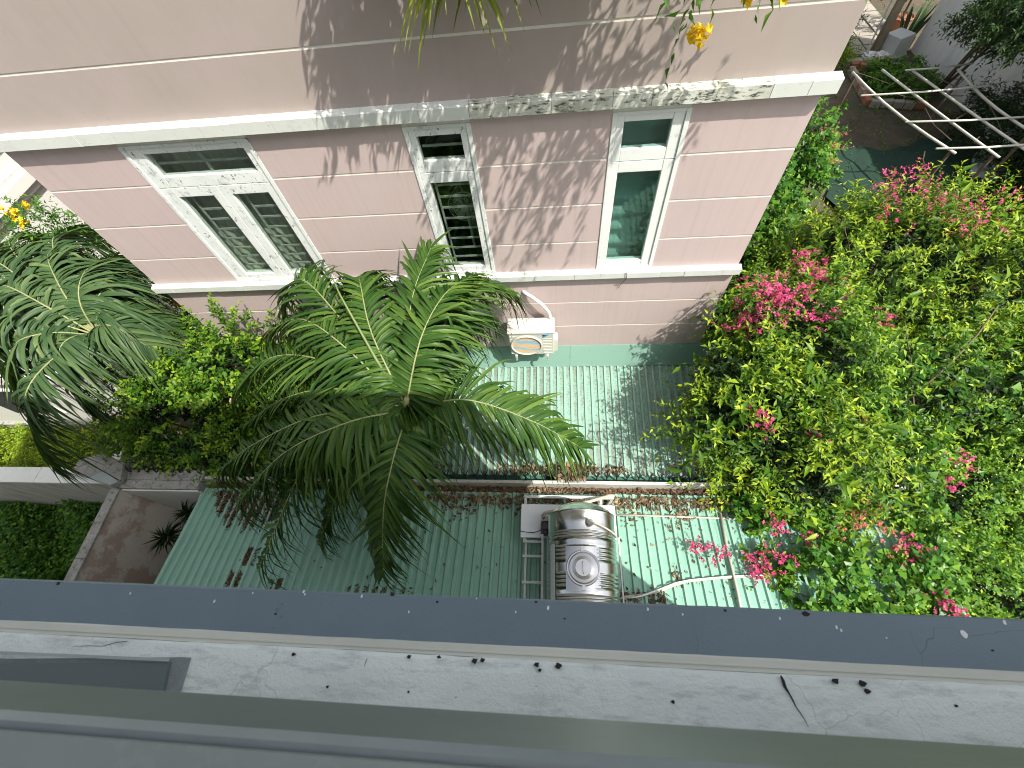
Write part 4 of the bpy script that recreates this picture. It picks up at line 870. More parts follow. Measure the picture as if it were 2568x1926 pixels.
# ================================================================== SHRUBS
def shrub(name, label, cat, lobes, specs, base=None, stems=5, seed=1, group=None):
    """specs: list of (density, sprig kwargs, material, part name)"""
    rng = np.random.default_rng(seed); b = base or (lobes[0][0], lobes[0][1], 0)
    t = thing(name, label, cat, b, group)
    mb = MB()
    for i in range(stems):
        l = lobes[i % len(lobes)]
        e = (l[0] + rng.uniform(-.5, .5) * l[3], l[1] + rng.uniform(-.5, .5) * l[4], l[2] + rng.uniform(.1, .6) * l[5])
        MBs = MB(); limb(MBs, rng, (b[0] + rng.uniform(-.15, .15), b[1] + rng.uniform(-.15, .15), b[2]), e, .045, .012); MBs.build('stem', BARK, t, smooth=True)
    for dens, kw, m_, nm_ in specs:
        shell = kw.pop('shell', .4); zmin = kw.pop('zmin', -.3); clip = kw.pop('clip', None); noise = kw.pop('noise', .14); gap = kw.pop('gap', -9); deep = kw.pop('deep', 0)
        P, N = lobe_points(rng, lobes, dens, zmin, shell, noise, gap, deep)
        if clip is not None:
            k = clip(P); P, N = P[k], N[k]
        V, F, T = sprigs(rng, P, N, **kw); np_mesh(nm_, V, F, T, m_, t)['kind'] = 'stuff'
    return t
NOHOUSE = lambda P: ~((P[:, 0] < 2.78) & (P[:, 1] > 4.5))
def overroof(P): return NOHOUSE(P) & ~((P[:, 0] < 4.6) & (P[:, 1] < 2.1) & (P[:, 2] < 2.55)) & ~((P[:, 0] < 3.0) & (P[:, 2] < 2.6))

DK = lambda d, clip=None: (d, dict(n=8, ln=(.15, .3), leaf=(.11, .06), shape=LEAF_OVAL, upb=.3, tint0=.25, tipgain=.1, deep=.34, shell=.3, clip=clip), L_DARK, 'inner_foliage')  # inner leaves coloured darker to stand in for shade in the gaps
s1 = shrub('flowering_shrub', 'tall shrub with dense magenta blossom against the pink house corner', 'shrub',
      [(3.45, 4.25, 3.6, .72, .80, 1.15), (3.95, 3.7, 3.3, .8, .8, 1.2), (3.2, 3.75, 3.3, .62, .6, 1.05), (4.6, 4.7, 2.7, 1.0, .9, 1.2)],
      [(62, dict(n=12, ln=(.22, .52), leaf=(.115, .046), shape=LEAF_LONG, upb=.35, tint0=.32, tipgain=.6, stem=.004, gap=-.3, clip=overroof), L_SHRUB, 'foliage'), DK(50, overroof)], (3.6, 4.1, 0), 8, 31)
s2 = shrub('drooping_shrub', 'shrub with long yellow-green sprays hanging over the old mint roof', 'shrub',
      [(3.15, 2.75, 3.15, .70, .60, 1.0), (2.85, 3.35, 3.0, .52, .55, .95), (3.75, 2.35, 2.9, .85, .62, .95), (3.35, 3.2, 3.3, .7, .6, .95), (2.6, 3.35, 3.85, .42, .42, .4), (2.42, 2.75, 3.6, .36, .34, .36)],
      [(52, dict(n=16, ln=(.32, .72), leaf=(.105, .040), shape=LEAF_LONG, upb=.15, tint0=.30, tipgain=.7, sag=.3, stem=.005, gap=.15, clip=overroof), L_YELLOW, 'foliage'),
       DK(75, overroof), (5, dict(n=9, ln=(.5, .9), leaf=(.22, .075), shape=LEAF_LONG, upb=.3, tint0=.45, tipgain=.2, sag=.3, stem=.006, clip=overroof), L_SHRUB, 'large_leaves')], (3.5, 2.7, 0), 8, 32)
s3 = shrub('flowering_shrub', 'broad yellow-green shrub with scattered pink flowers below the trellis', 'shrub',
      [(6.1, 6.0, 2.7, 1.5, 1.1, 1.45), (7.7, 5.9, 2.6, 1.5, 1.25, 1.5), (5.0, 5.5, 2.2, 1.0, 1.1, 1.3), (9.3, 6.2, 2.4, 1.4, 1.4, 1.5), (6.9, 6.9, 2.7, 1.1, .7, 1.3), (5.9, 6.9, 2.7, .9, .65, 1.2)],
      [(52, dict(n=14, ln=(.3, .75), leaf=(.105, .040), shape=LEAF_LONG, upb=.55, tint0=.34, tipgain=.65, stem=.004, gap=-.3), L_YELLOW, 'foliage'), DK(26),
       (4, dict(n=9, ln=(.5, .9), leaf=(.24, .08), shape=LEAF_LONG, upb=.5, tint0=.5, tipgain=.2, stem=.006), L_SHRUB, 'large_leaves')], (6.5, 6.0, 0), 10, 33)
s4 = shrub('leafy_shrub', 'mixed green shrub in the middle of the right-hand thicket', 'shrub',
      [(5.2, 3.7, 2.2, 1.15, 1.0, 1.3), (6.7, 4.1, 2.0, 1.3, 1.1, 1.3), (5.0, 2.6, 2.0, 1.0, .9, 1.15), (8.2, 4.2, 1.8, 1.3, 1.2, 1.3)],
      [(44, dict(n=12, ln=(.25, .6), leaf=(.12, .05), shape=LEAF_LONG, upb=.5, tint0=.30, tipgain=.6, stem=.004, gap=0), L_SHRUB, 'foliage'), DK(26),
       (16, dict(n=6, ln=(.15, .4), leaf=(.115, .115), shape=LEAF_HEART, tint0=.42, tipgain=.2, gap=0), L_VINE, 'vine_leaves')], (5.6, 3.6, 0), 10, 34)
s5 = shrub('wild_creeper', 'mass of small-leaved creeper filling the lower right corner', 'creeper',
      [(6.3, 2.3, 1.0, 1.5, 1.1, 1.3), (8.0, 2.6, 1.0, 1.7, 1.5, 1.3), (5.9, .9, 1.0, 1.2, .9, 1.35), (7.4, .7, .9, 1.6, 1.1, 1.3), (9.3, .8, .8, 1.6, 1.3, 1.2), (5.4, -.1, 1.3, .9, .7, 1.3), (9.6, 3.6, 1.0, 1.4, 1.4, 1.3)],
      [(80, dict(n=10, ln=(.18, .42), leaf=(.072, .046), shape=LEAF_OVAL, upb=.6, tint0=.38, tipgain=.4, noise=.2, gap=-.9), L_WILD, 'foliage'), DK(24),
       (16, dict(n=7, ln=(.2, .4), leaf=(.085, .08), shape=LEAF_HEART, upb=.6, tint0=.5, tipgain=.25, gap=-.3), L_VINE, 'vine_leaves'),
       (9, dict(n=5, ln=(.2, .38), leaf=(.022, .02), shape=LEAF_OVAL, upb=.8, tint0=.5), F_WHITE, 'white_flowers')], (7, 1.8, 0), 6, 35)
s6 = shrub('heart_leaf_vine', 'heart-leaved vine sprawling over the sunlit end of the mint roof', 'vine',
      [(3.65, .62, 2.52, .72, .42, .26), (4.35, .75, 2.5, .7, .7, .32), (4.2, .15, 2.6, .9, .4, .26), (4.9, 1.3, 2.35, .8, .7, .40), (3.2, 1.05, 2.48, .38, .30, .20), (5.0, .4, 2.3, .6, .7, .5), (3.5, 1.75, 2.35, .7, .4, .45)],
      [(125, dict(n=5, ln=(.08, .24), leaf=(.10, .10), shape=LEAF_HEART, upb=.9, jit=.6, tint0=.45, tipgain=.3, zmin=0, gap=-1.2), L_VINE, 'foliage'),
       (40, dict(n=6, ln=(.1, .24), leaf=(.06, .038), shape=LEAF_OVAL, upb=.8, tint0=.55, zmin=0), L_WILD, 'small_leaves')], (4.8, .8, 0), 4, 36)
s7 = shrub('heart_leaf_vine', 'tall mound of heart-leaved vine beside the far corner of the pink house', 'vine',
      [(4.4, 9.3, 1.6, 1.3, 1.6, 1.6), (5.6, 11.2, 1.6, 1.4, 1.7, 1.7), (5.0, 13.2, 1.5, 1.5, 1.8, 1.6), (6.4, 12.0, 1.4, 1.0, 1.4, 1.5), (4.2, 7.3, 1.1, 1.4, 1.1, 1.3), (3.5, 5.9, 1.3, .8, .8, 1.2), (5.6, 8.2, .9, 1.2, 1.2, 1.1)],
      [(62, dict(n=6, ln=(.15, .35), leaf=(.13, .125), shape=LEAF_HEART, upb=.5, tint0=.40, tipgain=.3, gap=-.9, clip=lambda P: P[:, 0] > 2.75), L_VINE, 'foliage'),
       (26, dict(n=9, ln=(.2, .35), leaf=(.09, .045), shape=LEAF_OVAL, upb=.6, tint0=.40, tipgain=.45, gap=-.2, clip=lambda P: P[:, 0] > 2.75), L_WILD, 'small_leaves'), DK(20, lambda P: P[:, 0] > 2.75)], (5, 10, 0), 6, 37)
s8 = shrub('broadleaf_tree', 'low green tree with pale pink flowers between the two palms', 'tree',
      [(-6.2, 3.75, 3.0, 1.15, .75, 1.25), (-7.2, 3.2, 2.5, 1.1, .85, 1.2), (-5.4, 3.7, 3.15, .95, .75, 1.25), (-4.5, 3.7, 2.7, .8, .7, 1.1), (-6.3, 2.95, 2.4, 1.3, .62, 1.15), (-4.9, 3.05, 2.3, .9, .7, 1.1), (-7.9, 3.4, 1.8, .9, .8, 1.1)],
      [(62, dict(n=11, ln=(.2, .46), leaf=(.10, .056), shape=LEAF_OVAL, upb=.5, tint0=.36, tipgain=.5, stem=.004, gap=-.7, clip=lambda P: (P[:, 1] < 4.62)), L_TREE, 'foliage'), DK(26),
       (3, dict(n=9, ln=(.06, .13), leaf=(.03, .022), shape=LEAF_OVAL, upb=.8, tint0=.5), F_PALE, 'pale_flowers')], (-6.3, 3.3, 0), 9, 38)

rgb = np.random.default_rng(77)
for (par, a, b, r_) in ((s4, (5.4, 3.3, 2.6), (6.6, 4.5, 4.0), .022), (s4, (5.9, 3.0, 2.4), (5.3, 4.3, 3.9), .016), (s3, (6.8, 5.6, 3.2), (7.6, 4.6, 4.1), .018), (s3, (5.6, 5.4, 3.0), (5.0, 6.4, 4.1), .015), (s2, (3.3, 2.7, 3.0), (2.55, 2.55, 4.0), .014), (s1, (3.6, 4.0, 3.4), (3.0, 4.4, 5.0), .014)):
    q_ = MB(); limb(q_, rgb, a, b, r_, r_ * .4, .2, 8); q_.build('bare_branch', BARK, par, smooth=True)
# pink sprays on the shrubs
def sprays(parent, rng, spots, m_):
    for (x, y, z, r, n) in spots:
        c = np.array([x, y, z + .05]); k = max(int(n / 3.2), 6)
        P = c + rng.normal(0, 1, (k, 3)) * np.array([r * .55, r * .55, r * .30]); N = nrm(rng.normal(0, .6, (k, 3)) + np.array([0, 0, .5]))
        V, F, T = sprigs(rng, P, N, n=12, ln=(r * .4, r * .9), leaf=(.034, .030), shape=LEAF_OVAL, upb=.3, jit=.4, sag=.35, tint0=.45, tipgain=.2, spread=1.2)
        np_mesh('flower_cluster', V, F, T, m_, parent)['kind'] = 'stuff'
rng = np.random.default_rng(41)
sprays(s1, rng, [(3.12, 4.07, 4.75, .36, 230), (3.01, 4.22, 4.67, .28, 120), (2.80, 4.06, 4.26, .28, 150), (2.75, 4.05, 4.1, .2, 60), (3.54, 4.25, 4.88, .2, 50), (3.47, 4.35, 4.88, .15, 30), (4.53, 4.67, 4.04, .15, 25), (4.98, 4.34, 3.87, .16, 45), (3.68, 3.8, 4.65, .2, 40), (3.6, 4.6, 4.75, .2, 60)], F_PINK)
sprays(s3, rng, [(4.58, 6.05, 3.45, .24, 70), (6.5, 6.37, 4.25, .36, 90), (7.14, 6.43, 4.12, .32, 50), (6.54, 5.81, 4.3, .3, 45), (5.68, 6.48, 4.15, .22, 40), (6.25, 7.2, 4.1, .36, 150), (6.0, 7.1, 4.0, .28, 60), (7.75, 6.7, 4.1, .3, 30)], F_PINK)
sprays(s6, rng, [(3.21, 1.47, 2.78, .14, 60), (2.08, 1.17, 2.55, .13, 60), (2.43, 1.12, 2.58, .12, 40), (2.92, 1.01, 2.68, .22, 90), (3.21, 1.0, 2.72, .18, 40), (3.64, 1.27, 2.75, .12, 40), (2.89, .82, 2.55, .10, 30), (4.86, 1.18, 2.82, .2, 50), (5.0, .61, 2.86, .12, 40), (5.03, .45, 2.88, .12, 35)], F_PINK)
sprays(s6, rng, [(4.30, 1.72, 2.62, .30, 90), (4.48, 1.6, 2.73, .26, 70), (4.71, 1.24, 2.80, .18, 40), (4.0, 1.55, 2.6, .2, 40)], F_RUST)
sprays(s2, rng, [(2.74, 2.57, 4.08, .16, 50), (2.79, 2.46, 4.04, .10, 20), (3.43, 2.33, 3.95, .10, 15)], F_PINK)
sprays(s4, rng, [(4.64, 3.0, 3.2, .10, 25)], F_PINK)
sprays(s5, rng, [(6.01, 2.19, 2.48, .18, 50), (6.48, 2.61, 2.45, .18, 50)], F_PINK)
sprays(s7, rng, [(7.35, 12.1, 2.2, .3, 80), (7.2, 11.5, 2.3, .3, 70), (7.2, 11.0, 2.3, .25, 50), (7.0, 10.6, 2.2, .22, 40)], F_RUST)

# thin branches of the roof vine with its own leaves, creeping up the roof
tw = MB(); rr = np.random.default_rng(9)
for k in range(9):
    a = np.array([3.3 + rr.uniform(-.2, 1.4), .9 + rr.uniform(-.5, .5), 2.52]); b = a + np.array([-rr.uniform(.3, 1.0), rr.uniform(-.25, .35), 0]); b[2] = zr(b[1]) + .05
    limb(tw, rr, a, b, .006, .003, .3)
tw.build('runner', STEM, s6)

# ------------------------------------------------------------------ plants hanging over the pink wall from the terrace above the frame
rng = np.random.default_rng(51)
tt = thing('trumpet_shrub', 'leafy shrub with yellow trumpet flowers hanging over the top of the pink wall', 'shrub', (.9, 4.55, 9.5))
def strands(rng, roots, n=16, leaf=(.105, .034), sag=1.0, ln=(.7, 1.3), out_=(0, -1, 0), tint0=.4):
    R = np.array(roots); S = len(R); up_ = np.array([0, 0, 1.0])
    d = nrm(np.array(out_) + rng.normal(0, .35, (S, 3)) + up_ * .3); L = rng.uniform(*ln, S)
    t = (np.arange(n) + .5) / n
    pos = R[:, None] + d[:, None] * (L[:, None] * t)[..., None] - up_ * (sag * L[:, None] * t ** 2)[..., None]
    tg = nrm(d[:, None] - up_ * (2 * sag * t)[None, :, None]); u = nrm(np.cross(tg, up_ + .01)); v = np.cross(tg, u)
    ph_ = rng.uniform(0, 6.28, (S, n)); side = u * np.cos(ph_)[..., None] + v * np.sin(ph_)[..., None]
    ld = nrm(tg * .7 + side * .8 - up_ * .3 + rng.normal(0, .15, (S, n, 3))); no = nrm(up_ * .6 + rng.normal(0, .5, (S, n, 3)))
    ls = leaf[0] * rng.uniform(.6, 1.2, (S, n)); ti = tint0 + rng.normal(0, .12, (S, n)) + .2 * t[None]
    return leaves(rng, pos.reshape(-1, 3), ld.reshape(-1, 3), no.reshape(-1, 3), ls.ravel(), (ls * leaf[1] / leaf[0]).ravel(), ti.ravel(), LEAF_LONG)
parts = []
roots = [(rng.uniform(-1.4, .9), rng.uniform(4.15, 4.6), rng.uniform(8.85, 9.4)) for _ in range(190)]
parts.append(strands(rng, roots, 14, leaf=(.15, .045), sag=.3, ln=(.25, .6)))
roots = [(rng.uniform(0.0, 2.7), rng.uniform(3.9, 4.4), rng.uniform(9.15, 9.6)) for _ in range(24)]
parts.append(strands(rng, roots, 18, leaf=(.15, .045), sag=.55, ln=(.6, 1.0)))
roots = [(rng.uniform(-.2, .9), rng.uniform(3.9, 4.2), rng.uniform(9.2, 9.5)) for _ in range(9)]
parts.append(strands(rng, roots, 20, leaf=(.15, .045), sag=.55, ln=(.8, 1.15)))
roots = [(rng.uniform(1.2, 2.2), rng.uniform(3.9, 4.2), rng.uniform(9.2, 9.5)) for _ in range(13)]
parts.append(strands(rng, roots, 22, leaf=(.15, .045), sag=.5, ln=(.8, 1.25)))
# the visible drooping tips
parts.append(strands(rng, [(1.27, 4.25, 8.55), (1.22, 4.2, 8.5), (1.3, 4.22, 8.45), (1.18, 4.2, 8.45), (1.34, 4.25, 8.5), (1.25, 4.18, 8.4)], 12, sag=.9, ln=(.4, .55), out_=(0, -.15, -.8)))
parts.append(strands(rng, [(1.75, 4.28, 8.45), (1.66, 4.25, 8.40), (1.58, 4.25, 8.42), (1.48, 4.24, 8.4), (1.85, 4.3, 8.4)], 9, sag=.9, ln=(.28, .36), out_=(0, -.15, -.7)))
V, F, T = merge(parts); np_mesh('foliage', V, F, T, L_TRUMPET, tt)['kind'] = 'stuff'
bm_ = MB()
for k in range(14):
    limb(bm_, rng, (rng.uniform(-1.4, 2.2), 4.6, 9.4), (rng.uniform(-1.5, 2.4), rng.uniform(3.9, 4.3), rng.uniform(9.0, 9.6)), .014, .005)
bm_.build('branches', BARK, tt)
for x in (-1.2, .3, 1.8): MB().tube([(x, 4.85, 9.5), (x, 4.75, 9.6), (x + .1, 4.55, 9.55)], [.05, .04, .03], 6).build('stem', BARK, tt)
def trumpets(parent, rng, spots, m_=F_YEL):
    for (x, y, z, r, n) in spots:
        V, F, T = [], [], []
        off = 0
        for i in range(n):
            c = np.array([x, y, z]) + rng.normal(0, r * .45, 3); ax = nrm(rng.normal(0, 1, 3) * np.array([1, 1, .7]) + np.array([0, -.5, .25])); u = nrm(np.cross(ax, [.3, .2, 1])); v_ = np.cross(ax, u)
            prof = [(.004, 0), (.010, .022), (.017, .036), (.034, .044)]; K = 10
            for j, (rad, h) in enumerate(prof):
                for q in range(K):
                    a = 6.283 * q / K; rr_ = rad * (1 + (.25 * math.cos(5 * a) if j == 3 else 0)); V.append(c + ax * h + (u * math.cos(a) + v_ * math.sin(a)) * rr_); T.append(.35 + .15 * j + rng.normal(0, .05))
            for j in range(3):
                for q in range(K): F.append((off + j * K + q, off + j * K + (q + 1) % K, off + (j + 1) * K + (q + 1) % K, off + (j + 1) * K + q))
            off += 4 * K
        np_mesh('flower_cluster', np.array(V), np.array(F), np.array(T), m_, parent)
trumpets(tt, rng, [(1.17, 4.18, 7.89, .075, 17), (1.50, 4.22, 8.10, .05, 8), (1.74, 4.25, 8.09, .05, 8), (1.56, 4.24, 8.12, .04, 4)])
spd = thing('spider_plant', 'tuft of yellow-green strap leaves hanging from the top of the pink wall', 'plant', (-.8, 4.62, 8.7))
rng = np.random.default_rng(53)
def straps(parent, c, n, L, out_, w=.030, tint=.5, m_=L_SPIDER, sagr=(1.0, 1.9), name='leaf'):
    for i in range(n):
        a = rng.uniform(-1.3, 1.3); d = nrm(np.array(out_) + np.array([math.sin(a) * .9, rng.normal(0, .25), rng.uniform(.0, .5)])); l = L * rng.uniform(.55, 1.1); sg = rng.uniform(*sagr)
        s = np.linspace(0, 1, 9); pos = np.array(c) + rng.normal(0, .03, 3) + d * (s * l * .75)[:, None] - np.array([0, 0, 1]) * (sg * l * s ** 1.8 * .55)[:, None]
        tl = nrm(np.gradient(pos, axis=0)); sd = nrm(np.cross(tl, np.array([.1, -1, .4]))); nn = np.cross(sd, tl); ww_ = w * rng.uniform(.7, 1.2) * np.array([.5, .9, 1, 1, .95, .8, .6, .35, .05]) / 2
        V = np.stack([pos + sd * ww_[:, None] + nn * (ww_ * .5)[:, None], pos, pos - sd * ww_[:, None] + nn * (ww_ * .5)[:, None]], 1).reshape(-1, 3); F = []
        for j in range(8): F += [(3 * j, 3 * j + 1, 3 * j + 4, 3 * j + 3), (3 * j + 1, 3 * j + 2, 3 * j + 5, 3 * j + 4)]
        np_mesh(name, V, np.array(F), np.full(len(V), tint + rng.normal(0, .2)), m_, parent, smooth=True)
straps(spd, (-.74, 4.52, 8.40), 50, .80, (0, -.45, .1))
straps(spd, (-.45, 4.55, 8.45), 16, .7, (.3, -.4, .1), tint=.2)
MB().lathe([(.13, 0), (.17, .2), (.18, .24), (.15, .24), (.14, .18), (0, .17)], (-.72, 4.50, 8.28), (0, 0, 1), 16).build('pot', TERRA, spd)

# ------------------------------------------------------------------ left garden
rng = np.random.default_rng(61)
ts = shrub('trumpet_shrub', 'yellow-flowered shrub in front of the white house corner at left', 'shrub', [(-8.95, 5.75, 4.75, .5, .5, .75), (-9.2, 5.6, 3.6, .6, .6, 1.0)], [(70, dict(n=9, ln=(.2, .4), leaf=(.10, .036), shape=LEAF_LONG, tint0=.35, tipgain=.3), L_TRUMPET, 'foliage')], (-9.1, 5.8, 0), 5, 62)
trumpets(ts, rng, [(-8.8, 5.64, 5.62, .12, 14), (-8.8, 5.87, 5.58, .08, 9), (-8.75, 5.52, 5.5, .07, 8)])
t3 = shrub('trumpet_shrub', 'shaded yellow-flowered shrub along the left side of the pink house', 'shrub', [(-7.2, 6.2, 3.0, .55, 1.3, 1.0), (-7.1, 5.5, 3.1, .4, .6, .9), (-7.3, 7.6, 3.4, .5, 1.2, 1.2)], [(60, dict(n=9, ln=(.2, .4), leaf=(.10, .036), shape=LEAF_LONG, tint0=.3, tipgain=.2, clip=lambda P: P[:, 0] < -6.6), L_DARK, 'foliage')], (-7.2, 6.5, 0), 5, 63)
trumpets(t3, rng, [(-7.2, 5.2, 4.3, .09, 12), (-7.15, 5.2, 4.2, .06, 6), (-7.1, 5.12, 3.9, .08, 8)])
def carpet(name, label_, x0, x1, y0, y1, zf, n, kw, m_, seed, keep=None):
    rg = np.random.default_rng(seed); P = np.stack([rg.uniform(x0, x1, n), rg.uniform(y0, y1, n), np.zeros(n)], 1); P[:, 2] = zf(P[:, 0], P[:, 1], rg)
    if keep is not None: P = P[keep(P)]
    V, F, T = sprigs(rg, P, np.tile([0, 0, 1.0], (len(P), 1)), **kw); o = np_mesh(name, V, F, T, m_)
    return tag(o, label_, name.replace('_', ' ').split()[-1], kind='stuff')
bump = lambda a, b, s: (lambda x, y, rg: a + b * (np.sin(x * s) * np.cos(y * s * 1.3 + x) + np.sin(x * s * 2.1 + y * 1.7 * s)) * .5 + rg.uniform(-.15, 0, len(x)))
carpet('sunlit_grass', 'bright sunlit weeds beyond the left boundary wall', -17, -8.4, 2.4, 4.1, bump(.35, .25, 2.2), 5200, dict(n=8, ln=(.15, .35), leaf=(.085, .035), shape=LEAF_LONG, upb=.9, tint0=.5, tipgain=.4), L_YELLOW, 71)
carpet('shaded_weeds', 'dark green weeds in the shade at the lower left corner', -16, -8.15, -1.2, 2.1, bump(.45, .35, 1.6), 6500, dict(n=7, ln=(.15, .4), leaf=(.10, .07), shape=LEAF_HEART, upb=.7, tint0=.42, tipgain=.25), L_VINE, 72)
carpet('alley_weeds', 'low weeds in the narrow strip below the pink wall', -8.3, -2.5, 2.4, 4.6, bump(.2, .2, 2.5), 2600, dict(n=7, ln=(.15, .3), leaf=(.08, .04), shape=LEAF_OVAL, upb=.8, tint0=.35, tipgain=.25), L_TREE, 73)
carpet('thicket_undergrowth', 'undergrowth filling the ground below the right-hand thicket', 2.9, 12, -.3, 9, bump(.6, .35, 1.4), 9000, dict(n=8, ln=(.2, .45), leaf=(.085, .045), shape=LEAF_OVAL, upb=.7, tint0=.34, tipgain=.25), L_WILD, 74, lambda P: (P[:, 0] > 3.2))
carpet('far_weeds', 'scattered weeds on the garden soil beyond the thicket', 5, 14, 9, 20, bump(.05, .1, 1.2), 1500, dict(n=6, ln=(.1, .25), leaf=(.08, .03), shape=LEAF_LONG, upb=.9, tint0=.3, tipgain=.25), L_WILD, 75)
# yard plants behind the shed roof's left edge
for i, (x, y, h, r) in enumerate([(-7.25, 1.25, 1.75, .36), (-7.1, 1.72, 1.7, .30), (-6.95, .75, 1.5, .32)]):
    dp = thing('dracaena', ['spiky dracaena tuft against the stained yard wall, the middle one', 'spiky dracaena tuft highest up by the white rendered wall', 'spiky dracaena tuft lowest by the mint roof edge'][i], 'plant', (x + .25, y, .06), 'dracaenas in the side yard')
    MB().tube([(x + .25, y, .06), (x + .12, y + .03, h * .6), (x, y, h)], [.022, .018, .014], 6).build('stem', BARK, dp)
    parts = []; rg = np.random.default_rng(80 + i); n = 70
    d = nrm(rg.normal(0, 1, (n, 3)) + np.array([0, 0, .5])); V, F, T = leaves(rg, np.tile([x, y, h], (n, 1)) + d * .02, d - np.array([0, 0, .15]), nrm(rg.normal(0, .3, (n, 3)) + np.array([0, 0, 1])), r * rg.uniform(.6, 1.1, n), np.full(n, .022), .4 + rg.normal(0, .15, n), LEAF_LONG)
    np_mesh('leaves', V, F, T, L_DARK, dp)['kind'] = 'stuff'
shrub('yard_bush', 'fine green bush in the yard beside the mint roof edge', 'shrub', [(-6.85, 1.35, 1.2, .32, .5, .55)], [(260, dict(n=9, ln=(.1, .25), leaf=(.05, .02), shape=LEAF_LONG, upb=.8, tint0=.45, tipgain=.3), L_VINE, 'foliage')], (-6.85, 1.35, .06), 3, 85)

# ------------------------------------------------------------------ back garden plants
def tree(name, label_, base, top, lobes, m_, seed, dens=45, leaf=(.16, .055), limbs=8, r0=.09, tint=.4, forks=None):
    rg = np.random.default_rng(seed); t = thing(name, label_, 'tree', base)
    for k, (a, b) in enumerate(forks or [(base, top)]):
        q = MB(); limb(q, rg, a, b, r0, r0 * .5, .1, 9); q.build('trunk', BARK, t, smooth=True)
        for i in range(limbs):
            l = lobes[(i + k) % len(lobes)]; q = MB(); limb(q, rg, np.array(a) + (np.array(b) - np.array(a)) * rg.uniform(.55, 1), (l[0] + rg.uniform(-.6, .6) * l[3], l[1] + rg.uniform(-.6, .6) * l[4], l[2] + rg.uniform(-.2, .6) * l[5]), r0 * .4, .01, .15); q.build('limb', BARK, t, smooth=True)
    P, N = lobe_points(rg, lobes, dens, -.8, .6, .2); V, F, T = sprigs(rg, P, N, 9, (.25, .5), leaf, LEAF_LONG, tint0=tint, tipgain=.2, upb=.2, stem=.006); np_mesh('crown', V, F, T, m_, t)['kind'] = 'stuff'
    return t
tree('garden_tree', 'dark leafy tree leaning over the trellis in front of the pale wall', (13.9, 17.6, 0), (12.9, 16.0, 2.8), [(12.3, 15.2, 3.2, .9, .8, .6), (11.9, 14.0, 3.7, .8, .8, .55), (12.8, 15.6, 3.9, .8, .9, .6), (12.6, 13.9, 3.2, .8, .7, .5)], L_DARK, 91, 42, tint=.5, r0=.06, forks=[((13.9, 17.6, 0), (13.0, 16.0, 2.9)), ((13.95, 17.5, 0), (12.8, 15.4, 3.0)), ((14.0, 17.65, 0), (12.4, 14.8, 3.2))])
tree('garden_tree', 'sparse small tree at the right edge by the pale wall', (13.9, 12.6, 0), (13.7, 12.0, 2.2), [(13.5, 12.0, 2.5, .6, .7, .6), (13.3, 11.2, 2.9, .6, .6, .5)], L_DARK, 92, 30, leaf=(.13, .045), limbs=5, r0=.04, tint=.5)
tree('roadside_tree', 'shadowy tree with thin twigs behind the far corner of the pink house', (11.3, 22.5, 0), (11.2, 22, 3), [(11.0, 21.8, 2.2, 1.2, 1.2, 1.4), (12.0, 23.2, 2.6, 1.4, 1.3, 1.5), (10.2, 20.4, 1.2, 1.0, 1.0, 1.0), (13.0, 24.8, 2.6, 1.3, 1.3, 1.3)], L_DARK, 93, 28, leaf=(.11, .04), limbs=9, tint=.42)
shrub('bed_herbs', 'bright green herbs growing in the brick-edged bed', 'herbs', [(12.3, 18.6, .2, .65, .6, .45), (12.0, 17.7, .2, .5, .6, .4), (12.9, 17.6, .25, .6, .8, .6)], [(75, dict(n=7, ln=(.12, .3), leaf=(.12, .075), shape=LEAF_OVAL, upb=.8, tint0=.5, tipgain=.3), L_VINE, 'foliage')], (12.3, 18.2, 0), 4, 95)
shrub('dark_hedge', 'dark green hedge at the foot of the pale wall under the trellis', 'hedge', [(13.4, 13.6, .7, .7, 1.6, 1.0), (13.5, 11.4, .7, .7, 1.2, 1.0)], [(60, dict(n=9, ln=(.3, .7), leaf=(.2, .03), shape=LEAF_LONG, upb=.7, tint0=.35), L_DARK, 'foliage')], (13.4, 12.8, 0), 3, 96)
shrub('dry_grass_tuft', 'dry brownish tuft by the kerb stones behind the pink house', 'grass', [(10.9, 20.0, .15, .7, .7, .5)], [(60, dict(n=8, ln=(.3, .6), leaf=(.22, .02), shape=LEAF_LONG, upb=1.0, tint0=.75), L_SHRUB, 'foliage')], (10.9, 20, 0), 2, 97)

# ------------------------------------------------------------------ fallen leaves
def litter(name, label_, rg, P, size, mtr=DRY, tint0=.4):
    n = len(P); d = rg.normal(0, 1, (n, 3)); d[:, 2] *= .25; no = nrm(rg.normal(0, .5, (n, 3)) + np.array([0, 0, 1])); ls = size * rg.uniform(.5, 1.4, n)
    V, F, T = leaves(rg, P, d, no, ls, ls * rg.uniform(.25, .6, n), tint0 + rg.normal(0, .24, n), LEAF_LONG); o = np_mesh(name, V, F, T, mtr)
    return tag(o, label_, 'leaves', kind='stuff')
rg = np.random.default_rng(101)
def valley(x): # pull x towards the middle of the flat pan between ribs
    k = np.floor((x + 6.45) / P2); return -6.45 + k * P2 + (np.mod(x + 6.45, P2) - P2 / 2) * .0 + np.where(np.mod(x + 6.45, P2) < P2 / 2, .018, P2 - .018) + rg.normal(0, .022, len(x))
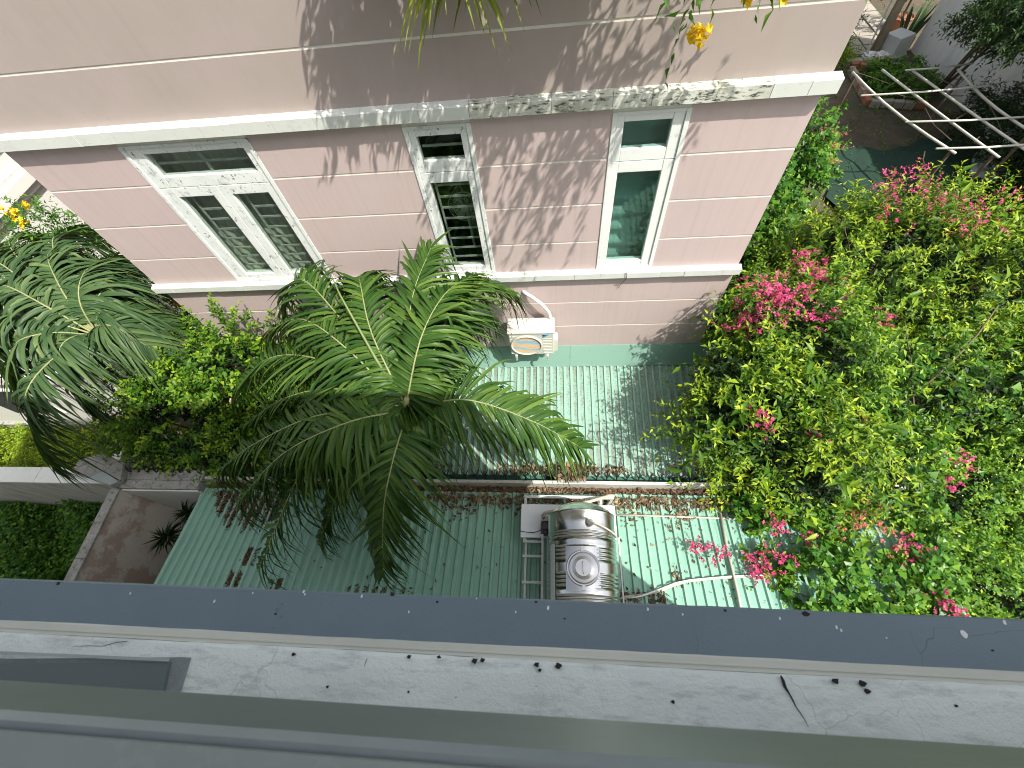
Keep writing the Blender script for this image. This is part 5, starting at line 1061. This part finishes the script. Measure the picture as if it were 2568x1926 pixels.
# heap between the ribs at left
n = 5200; x = rg.uniform(-6.1, -4.7, n); x = np.where(rg.random(n) < .62, valley(x), x); lim = 1.9 - .9 * np.clip(1 - np.abs(x + 5.35) / .75, 0, 1) ** .7 * np.clip(.62 + .38 * np.sin(np.floor((x + 6.45) / P2) * 2.7), .2, 1) * rg.uniform(.4, 1, n) ** .5
y = 1.98 - (1.98 - lim) * rg.random(n) ** .8; P = np.stack([x, y, zr(y) + .012 + rg.uniform(0, .022, n)], 1)
litter('fallen_leaves', 'brown leaf litter in the roof channels at the left', rg, P, .05, tint0=.36)
n = 900; x = valley(np.concatenate([rg.uniform(-5.1, -4.95, 400), rg.uniform(-5.2, -5.05, 250), rg.uniform(-4.4, -4.3, 120), rg.uniform(-3.2, -2.2, 130)])); y = np.concatenate([rg.uniform(.75, 1.0, 400), rg.uniform(.42, .62, 250), rg.uniform(.42, .55, 120), rg.uniform(.4, .5, 130)])
litter('fallen_leaves', 'small heaps of brown leaves on the shaded roof near the ledge', rg, np.stack([x, y, zr(y) + .012 + rg.uniform(0, .02, n)], 1), .045, tint0=.36)
n = 1900; cx = rg.choice([-1.3, -.95, -.5, -.1, .3, .7, 1.05, 1.4, 1.55, 1.95, 2.3, 2.6, 2.9, -1.7, -2.0], n); x = cx + rg.normal(0, .13, n); y = 1.98 - np.abs(rg.normal(0, .13, n)) * (1 + .6 * np.sin(cx * 7)); y = np.clip(y, 1.35, 2.02)
litter('fallen_leaves', 'curled tan leaves along the gutter side of the near roof', rg, np.stack([x, y, zr(y) + .02 + rg.uniform(0, .04, n)], 1), .075, tint0=.55)
n = 1500; x = rg.uniform(-6.3, 3.5, n); y = rg.uniform(2.01, 2.17, n); litter('fallen_leaves', 'brown leaves lying in the near roof gutter', rg, np.stack([x, y, 2.235 + rg.uniform(0, .05, n)], 1), .06, tint0=.38)
cl = rg.uniform(-2.2, 3.0, 16); n = 760; x = np.concatenate([rg.choice(cl, 420) + rg.normal(0, .09, 420), rg.normal(.25, .2, 200), rg.normal(-.5, .2, 140)]); y = np.clip(rg.normal(2.50, .035, n), 2.45, 2.62); litter('fallen_leaves', 'dry leaves and twigs caught along the lean-to gutter and fence', rg, np.stack([x, y, 2.19 + rg.uniform(0, .07, n)], 1), .075, tint0=.55)
n = 260; x = rg.normal(.28, .12, n); y = rg.normal(2.36, .05, n); litter('fallen_leaves', 'tuft of dry needles on top of the concrete stub pillar', rg, np.stack([x, y, 2.43 + rg.uniform(0, .06, n)], 1), .10, tint0=.45)
n = 420; x = np.concatenate([rg.normal(1.0, .12, 140), rg.normal(1.45, .08, 90), rg.uniform(1.1, 2.6, 60), rg.normal(1.75, .05, 30), rg.uniform(-4, 2.5, 100)]); y = np.concatenate([rg.normal(.50, .04, 140), rg.normal(.48, .06, 90), rg.uniform(.5, 1.7, 60), rg.normal(.83, .05, 30), rg.uniform(.4, 1.9, 100)]); litter('fallen_leaves', 'scattered brown leaves around the bent roof pipe', rg, np.stack([x, y, zr(y) + .025 + rg.uniform(0, .03, n)], 1), .06, tint0=.4)
